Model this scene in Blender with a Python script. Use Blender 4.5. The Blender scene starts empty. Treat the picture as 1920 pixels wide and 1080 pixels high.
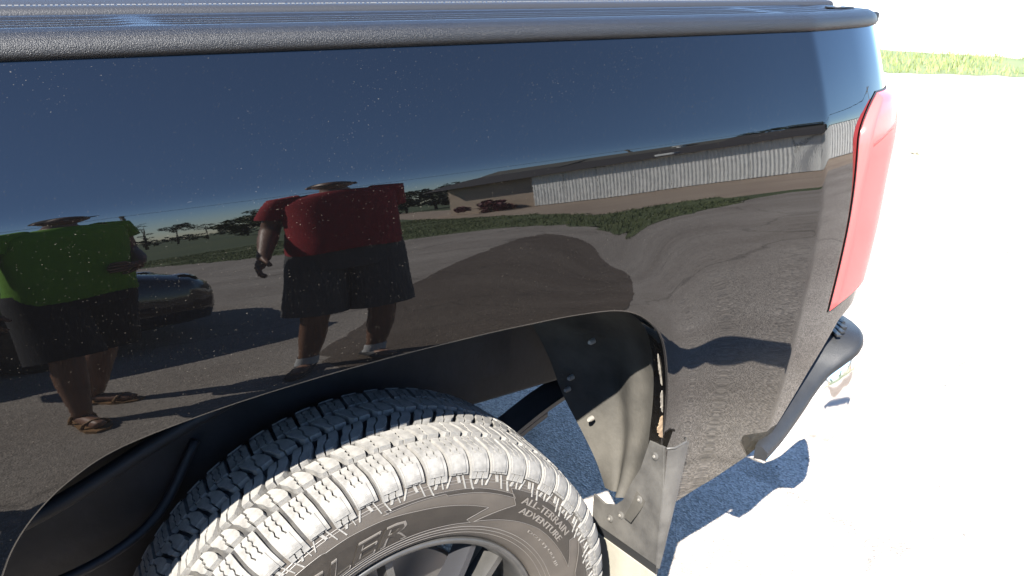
import bpy, bmesh, math, random
import numpy as np
from mathutils import Vector, Matrix, Euler
random.seed(7); RNG=np.random.default_rng(7)
PI=math.pi; rad=math.radians
SC=bpy.context.scene; COL=SC.collection

# ------------------------------------------------------------------ camera
CAM=(-0.50316,-0.91250,1.49704); YAW,PITCH,ROLL=0.600496,0.386286,0.0392684
_fw=np.array([math.sin(YAW)*math.cos(PITCH),math.cos(YAW)*math.cos(PITCH),-math.sin(PITCH)])
_r0=np.array([math.cos(YAW),-math.sin(YAW),0.0]); _u0=np.cross(_r0,_fw)
_r=_r0*math.cos(ROLL)+_u0*math.sin(ROLL); _u=-_r0*math.sin(ROLL)+_u0*math.cos(ROLL)
cd=bpy.data.cameras.new('camera'); cam=bpy.data.objects.new('camera',cd); COL.objects.link(cam)
M=Matrix.Identity(4)
for i in range(3):
    M[i][0],M[i][1],M[i][2],M[i][3]=_r[i],_u[i],-_fw[i],CAM[i]
cam.matrix_world=M
cd.sensor_width=36; cd.lens=1612.94/1920*36; cd.clip_start=0.02; cd.clip_end=3000
SC.camera=cam

# ------------------------------------------------------------------ sky, sun, exposure
SUN_TO=Vector((-0.80,-0.68,1.0)).normalized()          # towards the sun
SUN_EL=math.asin(SUN_TO.z)
world=bpy.data.worlds.new('World'); SC.world=world; world.use_nodes=True
wn=world.node_tree.nodes; wl=world.node_tree.links
sky=wn.new('ShaderNodeTexSky'); sky.sky_type='NISHITA'; sky.sun_disc=False
sky.sun_elevation=SUN_EL; sky.sun_rotation=math.atan2(SUN_TO.x,SUN_TO.y)
sky.air_density=1.0; sky.dust_density=0.10; sky.ozone_density=6.0; sky.altitude=200
bg=wn['Background']; bg.inputs['Strength'].default_value=0.080
wl.new(sky.outputs[0],bg.inputs['Color'])
sd=bpy.data.lights.new('sun','SUN'); sd.energy=4.2; sd.angle=rad(0.5); sd.color=(1.0,0.955,0.88)
sun=bpy.data.objects.new('sun',sd); COL.objects.link(sun)
sun.rotation_euler=(-SUN_TO).to_track_quat('-Z','Y').to_euler(); sun.location=(-8,-8,12)
SC.view_settings.view_transform='Standard'; SC.view_settings.look='None'
SC.view_settings.exposure=3.1; SC.view_settings.gamma=1.0; SC.view_settings.use_curve_mapping=False
SC.render.engine='CYCLES'
SC.cycles.max_bounces=8; SC.cycles.glossy_bounces=4; SC.cycles.transmission_bounces=6; SC.cycles.diffuse_bounces=3
SC.cycles.caustics_reflective=False; SC.cycles.caustics_refractive=False
SC.cycles.use_denoising=True

# ------------------------------------------------------------------ helpers
def obj(name,verts,faces,mat=None,parent=None,smooth=False,keep=True,**props):
    me=bpy.data.meshes.new(name)
    me.from_pydata([tuple(map(float,v)) for v in verts],[],[tuple(map(int,f)) for f in faces]); me.update()
    o=bpy.data.objects.new(name,me); COL.objects.link(o)
    if mat is not None:
        for m in (mat if isinstance(mat,(list,tuple)) else [mat]): me.materials.append(m)
    if smooth: me.polygons.foreach_set('use_smooth',[True]*len(me.polygons))
    if parent is not None: adopt(o,parent,keep)
    for k,v in props.items(): o[k]=v
    return o
def adopt(o,parent,keep=True):
    o.parent=parent
    if keep:                                    # child modelled in world space
        q=parent; w=Matrix.Identity(4); ch=[]
        while q is not None: ch.append(q); q=q.parent
        for q in reversed(ch): w=w@(q.matrix_parent_inverse@q.matrix_basis if q.parent else q.matrix_basis)
        o.matrix_parent_inverse=w.inverted()
def empty(name,loc,rz=0,**props):
    e=bpy.data.objects.new(name,None); COL.objects.link(e); e.location=loc; e.rotation_euler=(0,0,rz)
    e.empty_display_size=.2
    for k,v in props.items(): e[k]=v
    return e
class MB:
    """collects shapes for ONE mesh"""
    def __init__(s): s.v=[]; s.f=[]
    def add(s,v,f):
        n=len(s.v); s.v+= [tuple(q) for q in v]; s.f+=[tuple(i+n for i in t) for t in f]; return s
    def box(s,c,d,rot=None):
        v=[Vector((x*d[0]/2,y*d[1]/2,z*d[2]/2)) for x in(-1,1) for y in(-1,1) for z in(-1,1)]
        if rot is not None: v=[rot@q for q in v]
        v=[q+Vector(c) for q in v]
        return s.add(v,[(0,1,3,2),(4,6,7,5),(0,4,5,1),(2,3,7,6),(0,2,6,4),(1,5,7,3)])
    def tube(s,pts,r,n=10,caps=True):
        P=[Vector(p) for p in pts]; R=r if isinstance(r,(list,tuple)) else [r]*len(P); V=[]; F=[]
        up=Vector((0,0,1)); prev=None
        for i,p in enumerate(P):
            t=(P[min(i+1,len(P)-1)]-P[max(i-1,0)]).normalized()
            if prev is None:
                a=t.cross(up); a=a if a.length>1e-3 else t.cross(Vector((1,0,0)))
            else: a=prev-t*prev.dot(t)
            a.normalize(); prev=a; b=t.cross(a)
            for k in range(n):
                q=2*PI*k/n; V.append(p+(a*math.cos(q)+b*math.sin(q))*R[i])
        for i in range(len(P)-1):
            for k in range(n): F.append((i*n+k,i*n+(k+1)%n,(i+1)*n+(k+1)%n,(i+1)*n+k))
        if caps: F.append(tuple(range(n-1,-1,-1))); F.append(tuple((len(P)-1)*n+k for k in range(n)))
        return s.add(V,F)
    def lathe(s,prof,c,axis='y',n=48,a0=0,a1=2*PI):
        """prof: (r, along axis)"""
        V=[];F=[];full=abs(a1-a0-2*PI)<1e-6; m=n if full else n+1
        for (r,h) in prof:
            for k in range(m):
                q=a0+(a1-a0)*k/n; x,z=r*math.sin(q),r*math.cos(q)
                V.append((c[0]+x,c[1]+h,c[2]+z) if axis=='y' else (c[0]+x,c[1]+z,c[2]+h))
        for i in range(len(prof)-1):
            for k in range(n):
                F.append((i*m+k,i*m+(k+1)%m,(i+1)*m+(k+1)%m,(i+1)*m+k))
        return s.add(V,F)
    def grid(s,V,nu,nv,flip=False):
        F=[]
        for i in range(nu-1):
            for j in range(nv-1):
                q=(i*nv+j,i*nv+j+1,(i+1)*nv+j+1,(i+1)*nv+j); F.append(q[::-1] if flip else q)
        return s.add(V,F)
    def loft(s,rings,caps=True):
        n=len(rings[0]); V=[q for r in rings for q in r]; F=[]
        for i in range(len(rings)-1):
            for k in range(n): F.append((i*n+k,i*n+(k+1)%n,(i+1)*n+(k+1)%n,(i+1)*n+k))
        if caps: F.append(tuple(range(n-1,-1,-1))); F.append(tuple((len(rings)-1)*n+k for k in range(n)))
        return s.add(V,F)
    def prism(s,poly,fn,h0,h1):
        """poly 2-D outline; fn(u,v,h) -> point"""
        n=len(poly); V=[fn(u,v,h0) for u,v in poly]+[fn(u,v,h1) for u,v in poly]
        F=[tuple(range(n-1,-1,-1)),tuple(range(n,2*n))]+[(i,(i+1)%n,n+(i+1)%n,n+i) for i in range(n)]
        return s.add(V,F)
    def build(s,name,mat,parent=None,smooth=False,keep=True,bevel=0,fix=True,**props):
        o=obj(name,s.v,s.f,mat,None,smooth,keep,**props)
        if fix or bevel:
            bm=bmesh.new(); bm.from_mesh(o.data)
            if bevel: bmesh.ops.bevel(bm,geom=[e for e in bm.edges if e.is_manifold and e.calc_face_angle(0)>.5],offset=bevel,segments=2,affect='EDGES',profile=.6)
            if fix: bmesh.ops.recalc_face_normals(bm,faces=bm.faces)
            bm.to_mesh(o.data); bm.free()
        if smooth:
            o.data.polygons.foreach_set('use_smooth',[True]*len(o.data.polygons)); 
            if smooth=='auto': sharp(o,40)
        if parent is not None: adopt(o,parent,keep)
        return o
def sharp(o,deg):
    me=o.data; bm=bmesh.new(); bm.from_mesh(me)
    for e in bm.edges: e.smooth = (len(e.link_faces)==2 and e.calc_face_angle(0)<rad(deg))
    bm.to_mesh(me); bm.free()

# ------------------------------------------------------------------ materials
MATS={}
def nd(nt,t,**kw):
    n=nt.nodes.new(t)
    for k,v in kw.items():
        if k in n.inputs.keys(): n.inputs[k].default_value=v
        else: setattr(n,k,v)
    return n
def pm(name,col,rough=.5,metal=0,spec=.5,var=0,vscale=20,bump=0,bscale=300,col2=None,coat=0,trans=0,ior=1.5,bdist=.002):
    m=bpy.data.materials.new(name); m.use_nodes=True; nt=m.node_tree; b=nt.nodes['Principled BSDF']; L=nt.links.new
    b.inputs['Base Color'].default_value=(*col,1); b.inputs['Roughness'].default_value=rough; b.inputs['Metallic'].default_value=metal
    b.inputs['Specular IOR Level'].default_value=spec; b.inputs['Coat Weight'].default_value=coat; b.inputs['Transmission Weight'].default_value=trans
    b.inputs['IOR'].default_value=ior; b.inputs['Coat Roughness'].default_value=.03
    tc=nd(nt,'ShaderNodeTexCoord')
    if var or col2:
        n=nd(nt,'ShaderNodeTexNoise',Scale=vscale,Detail=6.0,Roughness=.6); L(tc.outputs['Object'],n.inputs['Vector'])
        r=nd(nt,'ShaderNodeValToRGB'); L(n.outputs[0],r.inputs[0])
        c2=col2 or tuple(min(1,c*(1+var)) for c in col); c1=col if col2 else tuple(c*(1-var) for c in col)
        r.color_ramp.elements[0].position=.32; r.color_ramp.elements[1].position=.68
        r.color_ramp.elements[0].color=(*c1,1); r.color_ramp.elements[1].color=(*c2,1)
        L(r.outputs[0],b.inputs['Base Color'])
    if bump:
        n=nd(nt,'ShaderNodeTexNoise',Scale=bscale,Detail=3.0); L(tc.outputs['Object'],n.inputs['Vector'])
        bp=nd(nt,'ShaderNodeBump',Strength=bump,Distance=bdist); L(n.outputs[0],bp.inputs['Height']); L(bp.outputs[0],b.inputs['Normal'])
    MATS[name]=m; return m
# ---- panel surface -------------------------------------------------
TZ=np.array([.40,.50,.60,.75,.90,.99,1.066,1.142,1.183,1.203,1.213,1.224,1.236,1.30,1.38,1.45])
TT=np.array([-18,-12,-8,-5.5,-3.,-.9,3.3,7.2,9.3,10.6,12.6,17.5,20.0,23.5,27.5,29])
_zz=np.linspace(.40,1.45,4201)
def _smooth(zz,t,w):
    k=np.exp(-0.5*((np.arange(-3*w,3*w+1))/w)**2); k/=k.sum()
    tp=np.concatenate([np.full(3*w,t[0]),t,np.full(3*w,t[-1])]); return np.convolve(tp,k,'valid')
_tau=_smooth(_zz,np.interp(_zz,TZ,TT),12)
_Y0=np.concatenate([[0],np.cumsum(np.tan(np.radians((_tau[1:]+_tau[:-1])/2))*np.diff(_zz))]); _Y0-=np.interp(1.0,_zz,_Y0)
BX=np.array([-3,.40,.70,.776,.781,.791,.797,.92,1.0,1.04,1.07,1.10])
BB=np.array([0,0,.3,-.8,-.8,8.5,8.5,10.,16,27,45,80])
_xx=np.linspace(-3,1.10,8201)
_b=_smooth(_xx,np.interp(_xx,BX,BB),6)
_R=np.concatenate([[0],np.cumsum(np.tan(np.radians((_b[1:]+_b[:-1])/2))*np.diff(_xx))])
ARCH=np.array([(-.565,.52),(-.560,.62),(-.553,.72),(-.543,.80),(-.531,.838),(-.513,.873),(-.487,.905),(-.452,.933),(-.40,.957),(-.306,.973),(-.19,.983),(-.044,.988),(.161,.987),(.249,.984),(.311,.977),(.357,.961),(.40,.928),(.427,.883),(.449,.808),(.46,.742),(.466,.688),(.478,.60),(.497,.500)])
def _cr(P,n):
    P=np.vstack([2*P[0]-P[1],P,2*P[-1]-P[-2]]); out=[]
    for i in range(1,len(P)-2):
        t=np.linspace(0,1,12,endpoint=False)[:,None]
        a,b,c,d=P[i-1],P[i],P[i+1],P[i+2]
        out.append(.5*(2*b+(c-a)*t+(2*a-5*b+4*c-d)*t**2+(-a+3*b-3*c+d)*t**3))
    Q=np.vstack(out+[P[-2][None]]); s=np.concatenate([[0],np.cumsum(np.hypot(*np.diff(Q,axis=0).T))])
    u=np.linspace(0,s[-1],n); return np.stack([np.interp(u,s,Q[:,0]),np.interp(u,s,Q[:,1])],-1)
ARCHC=_cr(ARCH,481)
def arch_dist(x,z):
    x=np.asarray(x,float); z=np.asarray(z,float); sh=x.shape; X=x.ravel(); Z=z.ravel(); out=np.empty(X.size)
    C=ARCHC[::4]; D=np.diff(C,axis=0); D2=(D**2).sum(1); C=C[:-1]
    for i in range(0,X.size,10000):
        dx=X[i:i+10000,None]-C[None,:,0]; dz=Z[i:i+10000,None]-C[None,:,1]; t=np.clip((dx*D[:,0]+dz*D[:,1])/D2,0,1)
        out[i:i+10000]=np.sqrt(((dx-t*D[:,0])**2+(dz-t*D[:,1])**2).min(1))
    return out.reshape(sh)
def flare(x,z):
    s=arch_dist(x,z); t=np.clip((np.asarray(x,float)-.06)/.30,0,1); t=t*t*(3-2*t)
    return -(.0015+.0085*t)*np.exp(-(s/.075)**2)
def panel_y(x,z):
    return np.interp(z,_zz,_Y0)+np.interp(x,_xx,_R)+flare(x,z)
# ---- end panel surface ---------------------------------------------
# ------------------------------------------------------------------ material set
def paint_material():
    m=bpy.data.materials.new('black_paint'); m.use_nodes=True; nt=m.node_tree; L=nt.links.new; b=nt.nodes['Principled BSDF']; out=nt.nodes['Material Output']
    b.inputs['Base Color'].default_value=(.0008,.0008,.0009,1); b.inputs['Roughness'].default_value=.012; b.inputs['IOR'].default_value=1.52
    tc=nd(nt,'ShaderNodeTexCoord'); sx=nd(nt,'ShaderNodeSeparateXYZ'); L(tc.outputs['Object'],sx.inputs[0])
    def mth(op,a,c=None,clamp=False):
        n=nd(nt,'ShaderNodeMath',operation=op); n.use_clamp=clamp
        for i,q in enumerate((a,c)):
            if q is None: continue
            if isinstance(q,(int,float)): n.inputs[i].default_value=q
            else: L(q,n.inputs[i])
        return n.outputs[0]
    def specks(scale,thr,seed,stretch):
        mp=nd(nt,'ShaderNodeMapping'); mp.inputs['Location'].default_value=(seed,seed*.7,seed*1.3); mp.inputs['Scale'].default_value=stretch; L(tc.outputs['Object'],mp.inputs[0])
        dn=nd(nt,'ShaderNodeTexNoise',Scale=420.0,Detail=1.0); L(mp.outputs[0],dn.inputs['Vector'])
        vm=nd(nt,'ShaderNodeVectorMath',operation='MULTIPLY_ADD'); L(dn.outputs['Color'],vm.inputs[0]); vm.inputs[1].default_value=(.003,.003,.003); L(mp.outputs[0],vm.inputs[2])
        v=nd(nt,'ShaderNodeTexVoronoi',Scale=scale); L(vm.outputs[0],v.inputs['Vector'])
        sc=nd(nt,'ShaderNodeSeparateColor'); L(v.outputs['Color'],sc.inputs[0])
        lim=mth('MULTIPLY',mth('POWER',sc.outputs[0],6.0),thr)
        return mth('GREATER_THAN',lim,v.outputs['Distance'])
    s1=specks(480,.26,3.1,(1,1,1)); s2=specks(260,.20,9.7,(1,.6,1.6)); s3=specks(90,.05,5.3,(.35,1,1.6))
    sp=mth('ADD',mth('MULTIPLY',s1,.13),mth('MULTIPLY',mth('ADD',s2,s3),.25),True)
    n0=nd(nt,'ShaderNodeTexNoise',Scale=6.0,Detail=5.0,Roughness=.65); L(tc.outputs['Object'],n0.inputs['Vector'])
    nr=nd(nt,'ShaderNodeMapRange'); L(n0.outputs[0],nr.inputs[0]); nr.inputs[1].default_value=.40; nr.inputs[2].default_value=.66; nr.inputs[3].default_value=.05; nr.inputs[4].default_value=.42
    sp=mth('MULTIPLY',sp,nr.outputs[0])
    # road film: strongest low down behind the wheel
    zr=nd(nt,'ShaderNodeMapRange'); L(sx.outputs['Z'],zr.inputs[0]); zr.inputs[1].default_value=.90; zr.inputs[2].default_value=.54; zr.inputs[3].default_value=0; zr.inputs[4].default_value=1
    zr.interpolation_type='SMOOTHSTEP'
    xr=nd(nt,'ShaderNodeMapRange'); L(sx.outputs['X'],xr.inputs[0]); xr.inputs[1].default_value=.38; xr.inputs[2].default_value=.62; xr.interpolation_type='SMOOTHSTEP'
    n1=nd(nt,'ShaderNodeTexNoise',Scale=55.0,Detail=8.0,Roughness=.7); L(tc.outputs['Object'],n1.inputs['Vector'])
    film=mth('MULTIPLY',mth('MULTIPLY',mth('POWER',zr.outputs[0],1.4),xr.outputs[0]),mth('MULTIPLY',n1.outputs[0],.11))
    base=mth('MULTIPLY',n1.outputs[0],.0008)
    tot=mth('ADD',mth('ADD',film,base),sp,True)
    d=nd(nt,'ShaderNodeBsdfDiffuse'); d.inputs['Color'].default_value=(.42,.37,.29,1)
    mx=nd(nt,'ShaderNodeMixShader'); L(tot,mx.inputs[0]); L(b.outputs[0],mx.inputs[1]); L(d.outputs[0],mx.inputs[2]); L(mx.outputs[0],out.inputs[0])
    # very slight orange peel
    m2=nd(nt,'ShaderNodeMapping'); m2.inputs['Scale'].default_value=(1,0,1); m2.inputs['Rotation'].default_value=(0,.5,0); L(tc.outputs['Object'],m2.inputs[0])
    n2=nd(nt,'ShaderNodeTexNoise',Scale=230.0,Detail=1.0); L(m2.outputs[0],n2.inputs['Vector'])
    bp=nd(nt,'ShaderNodeBump',Strength=.006,Distance=.0004); L(n2.outputs[0],bp.inputs['Height']); L(bp.outputs[0],b.inputs['Normal'])
    return m
PAINT=paint_material()
CAP=pm('rail_plastic',(.004,.004,.0045),.45,spec=.33,bump=1.0,bscale=800,bdist=.0012)
VINYL=pm('cover_vinyl',(.012,.012,.013),.5,spec=.3,bump=.6,bscale=500,bdist=.001)
LENS=pm('red_lens',(.50,.060,.058),.16,coat=0,spec=.16)
LENSD=pm('dark_red_lens',(.30,.022,.022),.2,spec=.2)
GASKET=pm('black_gasket',(.006,.006,.006),.6)
CHROME=pm('bumper_chrome',(.80,.79,.77),.10,metal=1,var=.06,vscale=9)
PAD=pm('step_pad_plastic',(.010,.0105,.0115),.5,spec=.28,var=.15,vscale=40,bump=.3,bscale=500)
LINER=pm('liner_plastic',(.011,.0103,.0092),.75,spec=.2,col2=(.042,.0388,.033),vscale=7,bump=.25,bscale=120)
FLAP=pm('flap_plastic',(.028,.0265,.0245),.5,spec=.35,col2=(.062,.0585,.053),vscale=14,bump=.2,bscale=200)
RUBBER=pm('mud_rubber',(.12,.112,.09),.8,col2=(.18,.168,.135),vscale=8)
SPRING=pm('spring_steel',(.022,.022,.024),.55,var=.3,vscale=20)
BLACK=pm('chassis_black',(.008,.008,.009),.6,spec=.25,var=.4,vscale=12,bump=.3,bscale=60)
UNDER=pm('underbody_dust',(.035,.028,.020),.85,col2=(.07,.055,.036),vscale=6)
TREADM=pm('tread_rubber',(.074,.071,.066),.85,col2=(.130,.124,.114),vscale=60,bump=.35,bscale=700,spec=.25)
GROOVE=pm('groove_rubber',(.012,.012,.013),.85,col2=(.035,.033,.03),vscale=40,spec=.2)
WALLM=pm('sidewall_rubber',(.026,.0222,.0186),.55,col2=(.040,.0340,.0280),vscale=16,spec=.35,bump=.1,bscale=400)
BANDM=pm('sidewall_band',(.009,.0076,.0062),.42,col2=(.015,.0125,.010),vscale=25,spec=.4)
LETTER=pm('letter_rubber',(.060,.054,.048),.4,spec=.5)
RIMM=pm('rim_alloy',(.055,.053,.050),.38,metal=.6,var=.2,vscale=20)
RIMD=pm('rim_dark',(.02,.02,.022),.4,metal=.3)
STEEL=pm('screw_steel',(.14,.13,.115),.55,metal=.3)
RUST=pm('rust',(.07,.042,.022),.9,col2=(.15,.105,.06),vscale=70,bump=.8,bscale=160)
PEEL=pm('peeled_primer',(.05,.044,.036),.9,col2=(.13,.115,.092),vscale=120,bump=.6,bscale=300)
GLASS=pm('dark_glass',(.01,.012,.013),.02,spec=.6)
LAMPC=pm('clear_lamp',(.55,.56,.58),.08,metal=.5,coat=1)

# ------------------------------------------------------------------ ground first (large structure)
# (see below: ground, asphalt, grass)

# ------------------------------------------------------------------ the pickup truck
W=2.03                                            # overall width; near side at y=0
truck=empty('pickup_truck',(0,W/2,0),label='glossy black pickup truck with covered bed and chrome rear bumper',category='pickup truck')
WC=(-.024,0,.3925); TR=.405

def panel_mesh():
    N=481; A=ARCHC
    def frac(pt): return int(np.argmin(((A-np.array(pt))**2).sum(1)))
    lower=[(1.098,.83),(1.03,.822),(.96,.80),(.88,.70),(.80,.578),(.74,.543),(.65,.516),(.57,.503),(.4990,.4992)]
    key=[(0,(-.80,.52)),(frac((-.531,.838)),(-.80,1.05)),(frac((-.452,.933)),(-.80,1.372)),(frac((.385,.94)),(1.098,1.372)),(frac((.449,.808)),(1.098,.83))]
    O=np.zeros((N,2))
    for (i0,p0),(i1,p1) in zip(key[:-1],key[1:]):
        t=np.linspace(0,1,i1-i0+1)[:,None]; O[i0:i1+1]=np.array(p0)*(1-t)+np.array(p1)*t
    i0=key[-1][0]; LW=np.array(lower); s=np.concatenate([[0],np.cumsum(np.hypot(*np.diff(LW,axis=0).T))]); u=np.linspace(0,s[-1],N-i0)
    O[i0:]=np.stack([np.interp(u,s,LW[:,0]),np.interp(u,s,LW[:,1])],-1)
    Mv=150; t=np.linspace(0,1,Mv)**1.25
    X=A[:,None,0]*(1-t)+O[:,None,0]*t; Z=A[:,None,1]*(1-t)+O[:,None,1]*t
    return X,Z
PX,PZ=panel_mesh(); PY=panel_y(PX,PZ)
def panel_normals(X,Z):
    h=1.5e-3
    gx=(panel_y(X+h,Z)-panel_y(X-h,Z))/(2*h); gz=(panel_y(X,Z+h)-panel_y(X,Z-h))/(2*h)
    n=np.stack([gx,-np.ones_like(gx),gz],-1); return n/np.linalg.norm(n,axis=-1,keepdims=True)
PN=panel_normals(PX,PZ).reshape(-1,3)
nu,nv=PX.shape
idx=np.arange(nu*nv).reshape(nu,nv)
PF=np.stack([idx[:-1,:-1],idx[1:,:-1],idx[1:,1:],idx[:-1,1:]],-1).reshape(-1,4)
def make_bedside(mirror):
    V=np.stack([PX,PY,PZ],-1).reshape(-1,3).copy(); n=PN.copy(); F=PF
    if mirror: V[:,1]=W-V[:,1]; n[:,1]*=-1; F=PF[:,::-1]
    me=bpy.data.meshes.new('bed_side'); me.vertices.add(len(V)); me.vertices.foreach_set('co',V.ravel())
    me.loops.add(F.size); me.loops.foreach_set('vertex_index',F.ravel()); me.polygons.add(len(F))
    me.polygons.foreach_set('loop_start',np.arange(0,F.size,4)); me.polygons.foreach_set('loop_total',np.full(len(F),4)); me.update(calc_edges=True); me.validate()
    me.polygons.foreach_set('use_smooth',[True]*len(me.polygons))
    try: me.normals_split_custom_set_from_vertices([tuple(q) for q in n])
    except Exception as e: print('normals',e)
    me.materials.append(PAINT)
    o=bpy.data.objects.new('bed_side',me); COL.objects.link(o); adopt(o,truck); return o
bed=make_bedside(False); bed2=make_bedside(True)
bed['label']='glossy black bed side reflecting people and a lot'

# folded hem of the wheel arch
A=ARCHC[::2]; T=np.gradient(A,axis=0); T/=np.linalg.norm(T,axis=1)[:,None]; NI=np.stack([T[:,1],-T[:,0]],-1)     # towards the opening
ya=panel_y(A[:,0],A[:,1]); sec=[(0,0),(.0016,.0006),(.0030,.0022),(.0034,.0045),(.0030,.012),(.006,.030)]
for mir in (0,1):
    V=[]
    for i in range(len(A)):
        for (a,b) in sec:
            y=ya[i]+b; V.append((A[i,0]+NI[i,0]*a,(W-y if mir else y),A[i,1]+NI[i,1]*a))
    MB().grid(V,len(A),len(sec)).build('arch_hem',PAINT,bed2 if mir else bed,smooth=True)

# plastic cap along the bed rail
def rail_cap(mirror):
    xs=np.concatenate([np.linspace(-.80,1.0,120),np.linspace(1.004,1.097,26)])
    yt=panel_y(xs,np.full_like(xs,1.368))
    base=[(.000,1.3660,0),(.0045,1.3685,0),(.0062,1.3735,0),(.0050,1.3810,0),(.0005,1.3875,0),(-.0080,1.3925,0),(-.0170,1.3955,0),(-.0210,1.3957,0),(-.0240,1.3957,-.0026)]
    rib=[]
    for k,c in enumerate((-.052,-.078,-.104)):
        rib+=[(c+.004,1.3957,-.0026),(c+.002,1.3957,-.0008),(c-.002,1.3957,-.0008),(c-.004,1.3957,-.0026)]
    base+=rib+[(-.132,1.3957,-.0026),(-.136,1.3957,0),(-.158,1.3955,0),(-.162,1.392,0),(-.162,1.36,0)]
    V=[]
    for x,y0 in zip(xs,yt):
        m=1.0
        for c in (-.292,.74): m*=1-.8*math.exp(-((x-c)/.024)**2)
        m*=min(1,max(0,(1.0-x)/.05))
        for (o_,z,d) in base:
            y=y0-o_ if o_>-.02 else max(y0-o_,min(y0-o_,y0-o_))
            rise=0
            if x>1.03: rise=-.020*((x-1.03)/.067)**2*(1 if z>1.38 else 0)
            V.append((x-(.006 if x>1.09 else 0),(W-y if mirror else y),z+d*m+rise))
    n=len(base); mb=MB().grid(V,len(xs),n); mb.f.append(tuple(len(V)-n+k for k in range(n)))
    o=mb.build('rail_cap',CAP,truck,smooth=True); sharp(o,50)
    for c in (1.0,) if not mirror else ():
        yy=float(panel_y(np.array([c]),np.array([1.368]))[0])
        MB().box((c-.02,yy+.055,1.3966),(.055,.026,.003)).build('pocket_plug',CAP,o,bevel=.001)
        MB().lathe([(0,.0028),(.006,.0026),(.007,0)],(c-.03,yy+.052,1.398),axis='z',n=14).build('bolt',STEEL,o,smooth=True)
    return o
rail_cap(False); rail_cap(True)
# soft cover over the bed
def cover():
    y0=panel_y(np.array([0.]),np.array([1.368]))[0]+.166; pr=[(0,1.372),(0,1.396),(.003,1.401),(.010,1.4035),(.022,1.404),(.028,1.4015),(.034,1.404),(.06,1.410),(.12,1.412)]
    V=[];xs=np.linspace(-.79,1.055,180)
    row=[(y0+a,z) for a,z in pr]; row=row+[(W-y,z) for y,z in reversed(row)]
    for x in xs:
        sag=.0016*math.cos((x-.1)*2*PI/.42)
        for (y,z) in row: V.append((x,y,z+(sag if .12<y-y0<W-2*y0-.12 else 0)))
    n=len(row); mb=MB().grid(V,len(xs),n); mb.f.append(tuple(range(n))); mb.f.append(tuple(len(V)-n+k for k in range(n)))
    o=mb.build('bed_cover',VINYL,truck,smooth=True); sharp(o,50)
    st=MB(); rj=random.Random(5)
    for k in range(300):
        x=-.78+k*.0061; st.box((x+rj.uniform(-.0008,.0008),y0+.0165+rj.uniform(-.0006,.0006),1.4045),(.0042*rj.uniform(.6,1.1),.0016,.0010))
    st.build('stitching',pm('thread',(.09,.09,.09),.8),o,kind='stuff')
cover()
# ---------------- tail light, bumper, tailgate
def light_lens(mirror):
    zs=np.linspace(.838,1.252,40); rows=[]
    def xfront(z):
        t=(z-.838)/(1.252-.838)
        return .898+.003*t+.080*max(0,(t-.80)/.20)**2.2
    def grow(inset,lift):
        V=[]
        for z in zs:
            t=(z-.838)/(1.252-.838); xf=xfront(z)-inset*1.0
            zz=z+(inset if t>.5 else -inset)*abs(2*t-1)
            bulge=lift*(1 if inset==0 else .3)+ (0.010*math.exp(-((z-1.19)/.075)**2) if inset==0 else 0)
            xs=np.concatenate([np.linspace(xf,1.0,14)[:-1],np.linspace(1.0,1.0965,14)])
            zb=zz+ (1-t)**6*np.clip((xs-.90)/.20,0,1)*.035      # bottom edge rises towards the rear
            y=panel_y(xs,zb); n=panel_normals(xs,zb)
            e=np.clip((xs-xf)/.012,0,1)**.5*np.clip((1-abs(2*t-1))/.05,0,1)**.5
            for k in range(len(xs)):
                q=np.array([xs[k],y[k],zb[k]])+n[k]*(.0015+bulge*e[k]); V.append((q[0],W-q[1] if mirror else q[1],q[2]))
            ye=y[-1]; b2=.0015+bulge
            for dy in (.02,.06,.11,.15):
                V.append((1.0975+b2*.9,(W-(ye+dy) if mirror else ye+dy),zb[-1]))
        return V,len(zs),27+4
    V,a,b=grow(0,.007); o=MB().grid(V,a,b).build('tail_light',LENS,truck,smooth=True)
    V,a,b=grow(.0035,.002); MB().grid(V,a,b).build('light_gasket',GASKET,o,smooth=True)
    V=[]
    for k,x in enumerate(np.linspace(.925,1.094,24)):
        t=k/23; zc=1.165+.040*t+.012*t*t
        for dz in (-.006,-.002,.002,.006):
            z=zc+dz; y=panel_y(np.array([x]),np.array([z]))[0]; n_=panel_normals(np.array([x]),np.array([z]))[0]
            q=np.array([x,y,z])+n_*(.0015+.007+.010*math.exp(-((z-1.19)/.075)**2)+(.0004 if abs(dz)<.004 else -.0008)); V.append((q[0],W-q[1] if mirror else q[1],q[2]))
    MB().grid(V,24,4).build('lens_divider',LENSD,o,smooth=True)
    return o
light_lens(False); light_lens(True)

tg=MB().box((1.075,W/2,1.045),(.05,W-.44,.64)).build('tailgate',PAINT,truck,bevel=.012)
MB().box((1.083,W/2,1.376),(.062,W-.36,.022)).build('tailgate_cap',CAP,tg,bevel=.006)
MB().box((1.102,W/2,1.25),(.010,.26,.055)).build('handle',GASKET,tg,bevel=.004)
MB().box((1.066,W/2,.90),(.03,W-.30,.40)).build('rear_sill',PAINT,truck,bevel=.01)

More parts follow.
